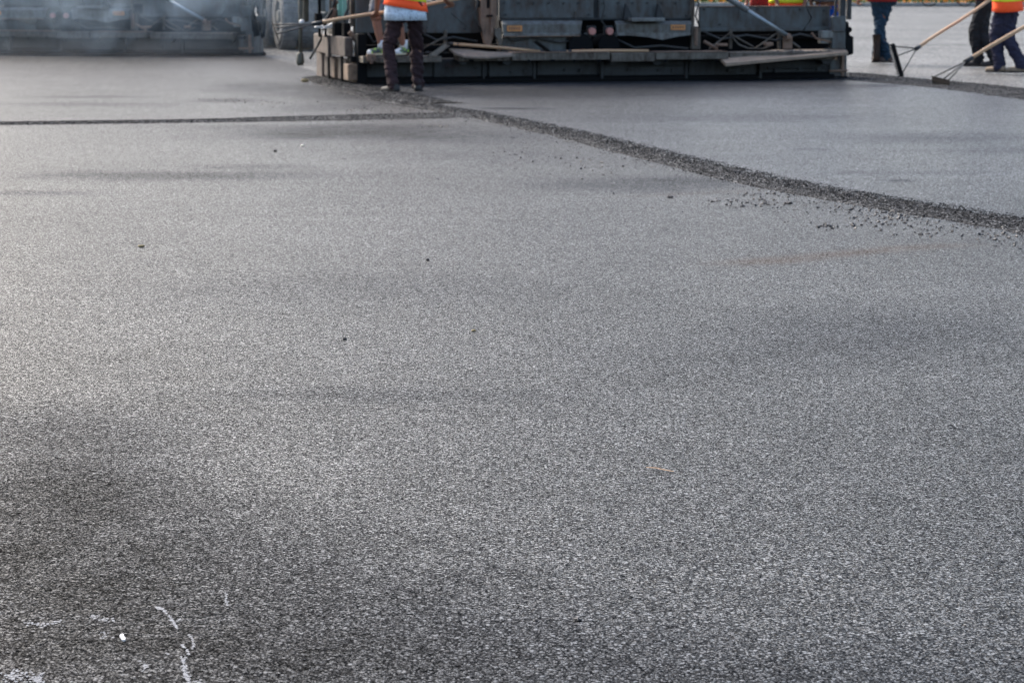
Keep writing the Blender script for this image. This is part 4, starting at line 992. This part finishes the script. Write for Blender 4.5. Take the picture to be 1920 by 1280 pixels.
bm = bmesh.new(); capsule(bm, (.28, 0, .9), .06, (.45, 0, .9), .03); obj('saddle', bm, M['black'], bike, True)
bm = bmesh.new(); tube(bm, [(.5, -.02, .15), (.5, .02, .45)], .012, 6); obj('crank', bm, M['steel'], bike)

# ---------------------------------------------------------------- smoke over the far paver
def smoke(name, c, s, dens, label, col=(.64, .82, 1.0), thr=.48):
    bm = bmesh.new(); bmesh.ops.create_icosphere(bm, subdivisions=4, radius=1)
    for v in bm.verts:
        k = 1 + .22 * noise.noise(v.co * 1.4 + Vector(c)); v.co = Vector((v.co.x * s[0] * k, v.co.y * s[1] * k, v.co.z * s[2] * k))
        v.co.z = max(v.co.z, -c[2] + .03)
    m = bpy.data.materials.new(name); m.use_nodes = True; t = m.node_tree; t.nodes.clear()
    out = t.nodes.new('ShaderNodeOutputMaterial'); v_ = t.nodes.new('ShaderNodeVolumePrincipled'); t.links.new(v_.outputs[0], out.inputs['Volume'])
    v_.inputs['Color'].default_value = (*col, 1); v_.inputs['Anisotropy'].default_value = .35
    tc = t.nodes.new('ShaderNodeTexCoord'); nz = t.nodes.new('ShaderNodeTexNoise'); t.links.new(tc.outputs['Object'], nz.inputs[0]); nz.inputs['Scale'].default_value = 1.3; nz.inputs['Detail'].default_value = 4; nz.inputs['Distortion'].default_value = 1.4
    mp = t.nodes.new('ShaderNodeMapping'); mp.inputs['Scale'].default_value = (1 / s[0], 1 / s[1], 1 / s[2]); t.links.new(tc.outputs['Object'], mp.inputs[0])
    ln = t.nodes.new('ShaderNodeVectorMath'); ln.operation = 'LENGTH'; t.links.new(mp.outputs[0], ln.inputs[0])
    r1 = t.nodes.new('ShaderNodeMapRange'); t.links.new(ln.outputs['Value'], r1.inputs[0]); r1.inputs[1].default_value = .15; r1.inputs[2].default_value = .95; r1.inputs[3].default_value = 1; r1.inputs[4].default_value = 0; r1.interpolation_type = 'SMOOTHSTEP'
    r2 = t.nodes.new('ShaderNodeMapRange'); t.links.new(nz.outputs['Fac'], r2.inputs[0]); r2.inputs[1].default_value = thr; r2.inputs[2].default_value = .64; r2.inputs[3].default_value = .12; r2.inputs[4].default_value = 1
    mu = t.nodes.new('ShaderNodeMath'); mu.operation = 'MULTIPLY'; t.links.new(r1.outputs[0], mu.inputs[0]); t.links.new(r2.outputs[0], mu.inputs[1])
    m2 = t.nodes.new('ShaderNodeMath'); m2.operation = 'MULTIPLY'; t.links.new(mu.outputs[0], m2.inputs[0]); m2.inputs[1].default_value = dens
    t.links.new(m2.outputs[0], v_.inputs['Density'])
    o = obj(name, bm, m); o.location = c; tag(o, label, 'smoke', kind='stuff')
sc_ = G(330, 100)
smoke('smoke', (sc_.x - .8, sc_.y - 1.6, .9), (4.8, 1.6, 1.4), .31, 'thin bluish smoke drifting in front of the farther paver')

smoke('smoke', (sc_.x - 1.2, sc_.y - 3.0, .16), (5.0, 2.4, .30), .03, 'pale low smoke creeping over the asphalt below the farther paver', col=(.86, .92, 1.0), thr=.40)
# ---------------------------------------------------------------- light, world, camera
SUN_EL, SUN_AZ = 41.0, -38.0      # azimuth measured from +Y (ahead), negative = left
w = bpy.data.worlds.new('World'); S.world = w; w.use_nodes = True
nt = w.node_tree; bg = nt.nodes['Background']; sk = nt.nodes.new('ShaderNodeTexSky'); sk.sky_type = 'NISHITA'; sk.sun_disc = False
sk.sun_elevation = R(SUN_EL); sk.sun_rotation = R(SUN_AZ); sk.air_density = 1.0; sk.dust_density = 3.6; sk.ozone_density = 1.0
nt.links.new(sk.outputs[0], bg.inputs[0]); bg.inputs[1].default_value = .13
sl = bpy.data.lights.new('sun', 'SUN'); sl.energy = 1.55; sl.angle = R(18); sl.color = (1, .955, .89)
so = bpy.data.objects.new('sun', sl); COL.objects.link(so)
sd = Vector((math.sin(R(SUN_AZ)) * math.cos(R(SUN_EL)), math.cos(R(SUN_AZ)) * math.cos(R(SUN_EL)), math.sin(R(SUN_EL))))
so.rotation_euler = sd.to_track_quat('Z', 'Y').to_euler(); so.location = sd * 50
cd = bpy.data.cameras.new('camera'); co = bpy.data.objects.new('camera', cd); COL.objects.link(co)
co.location = CAM; co.rotation_euler = (math.pi / 2 - PIT, 0, 0)
cd.sensor_width = 36; cd.lens = FPX / 1920 * 36; cd.clip_end = 2000; cd.clip_start = .1
cd.dof.use_dof = True; cd.dof.focus_distance = 7.0; cd.dof.aperture_fstop = 9.5
S.camera = co
S.view_settings.view_transform = 'Standard'; S.view_settings.look = 'None'; S.view_settings.exposure = 1.65; S.view_settings.gamma = 1
S.cycles.filter_width = 1.2
S.cycles.volume_step_rate = 2.0; S.cycles.volume_max_steps = 96; S.cycles.max_bounces = 6
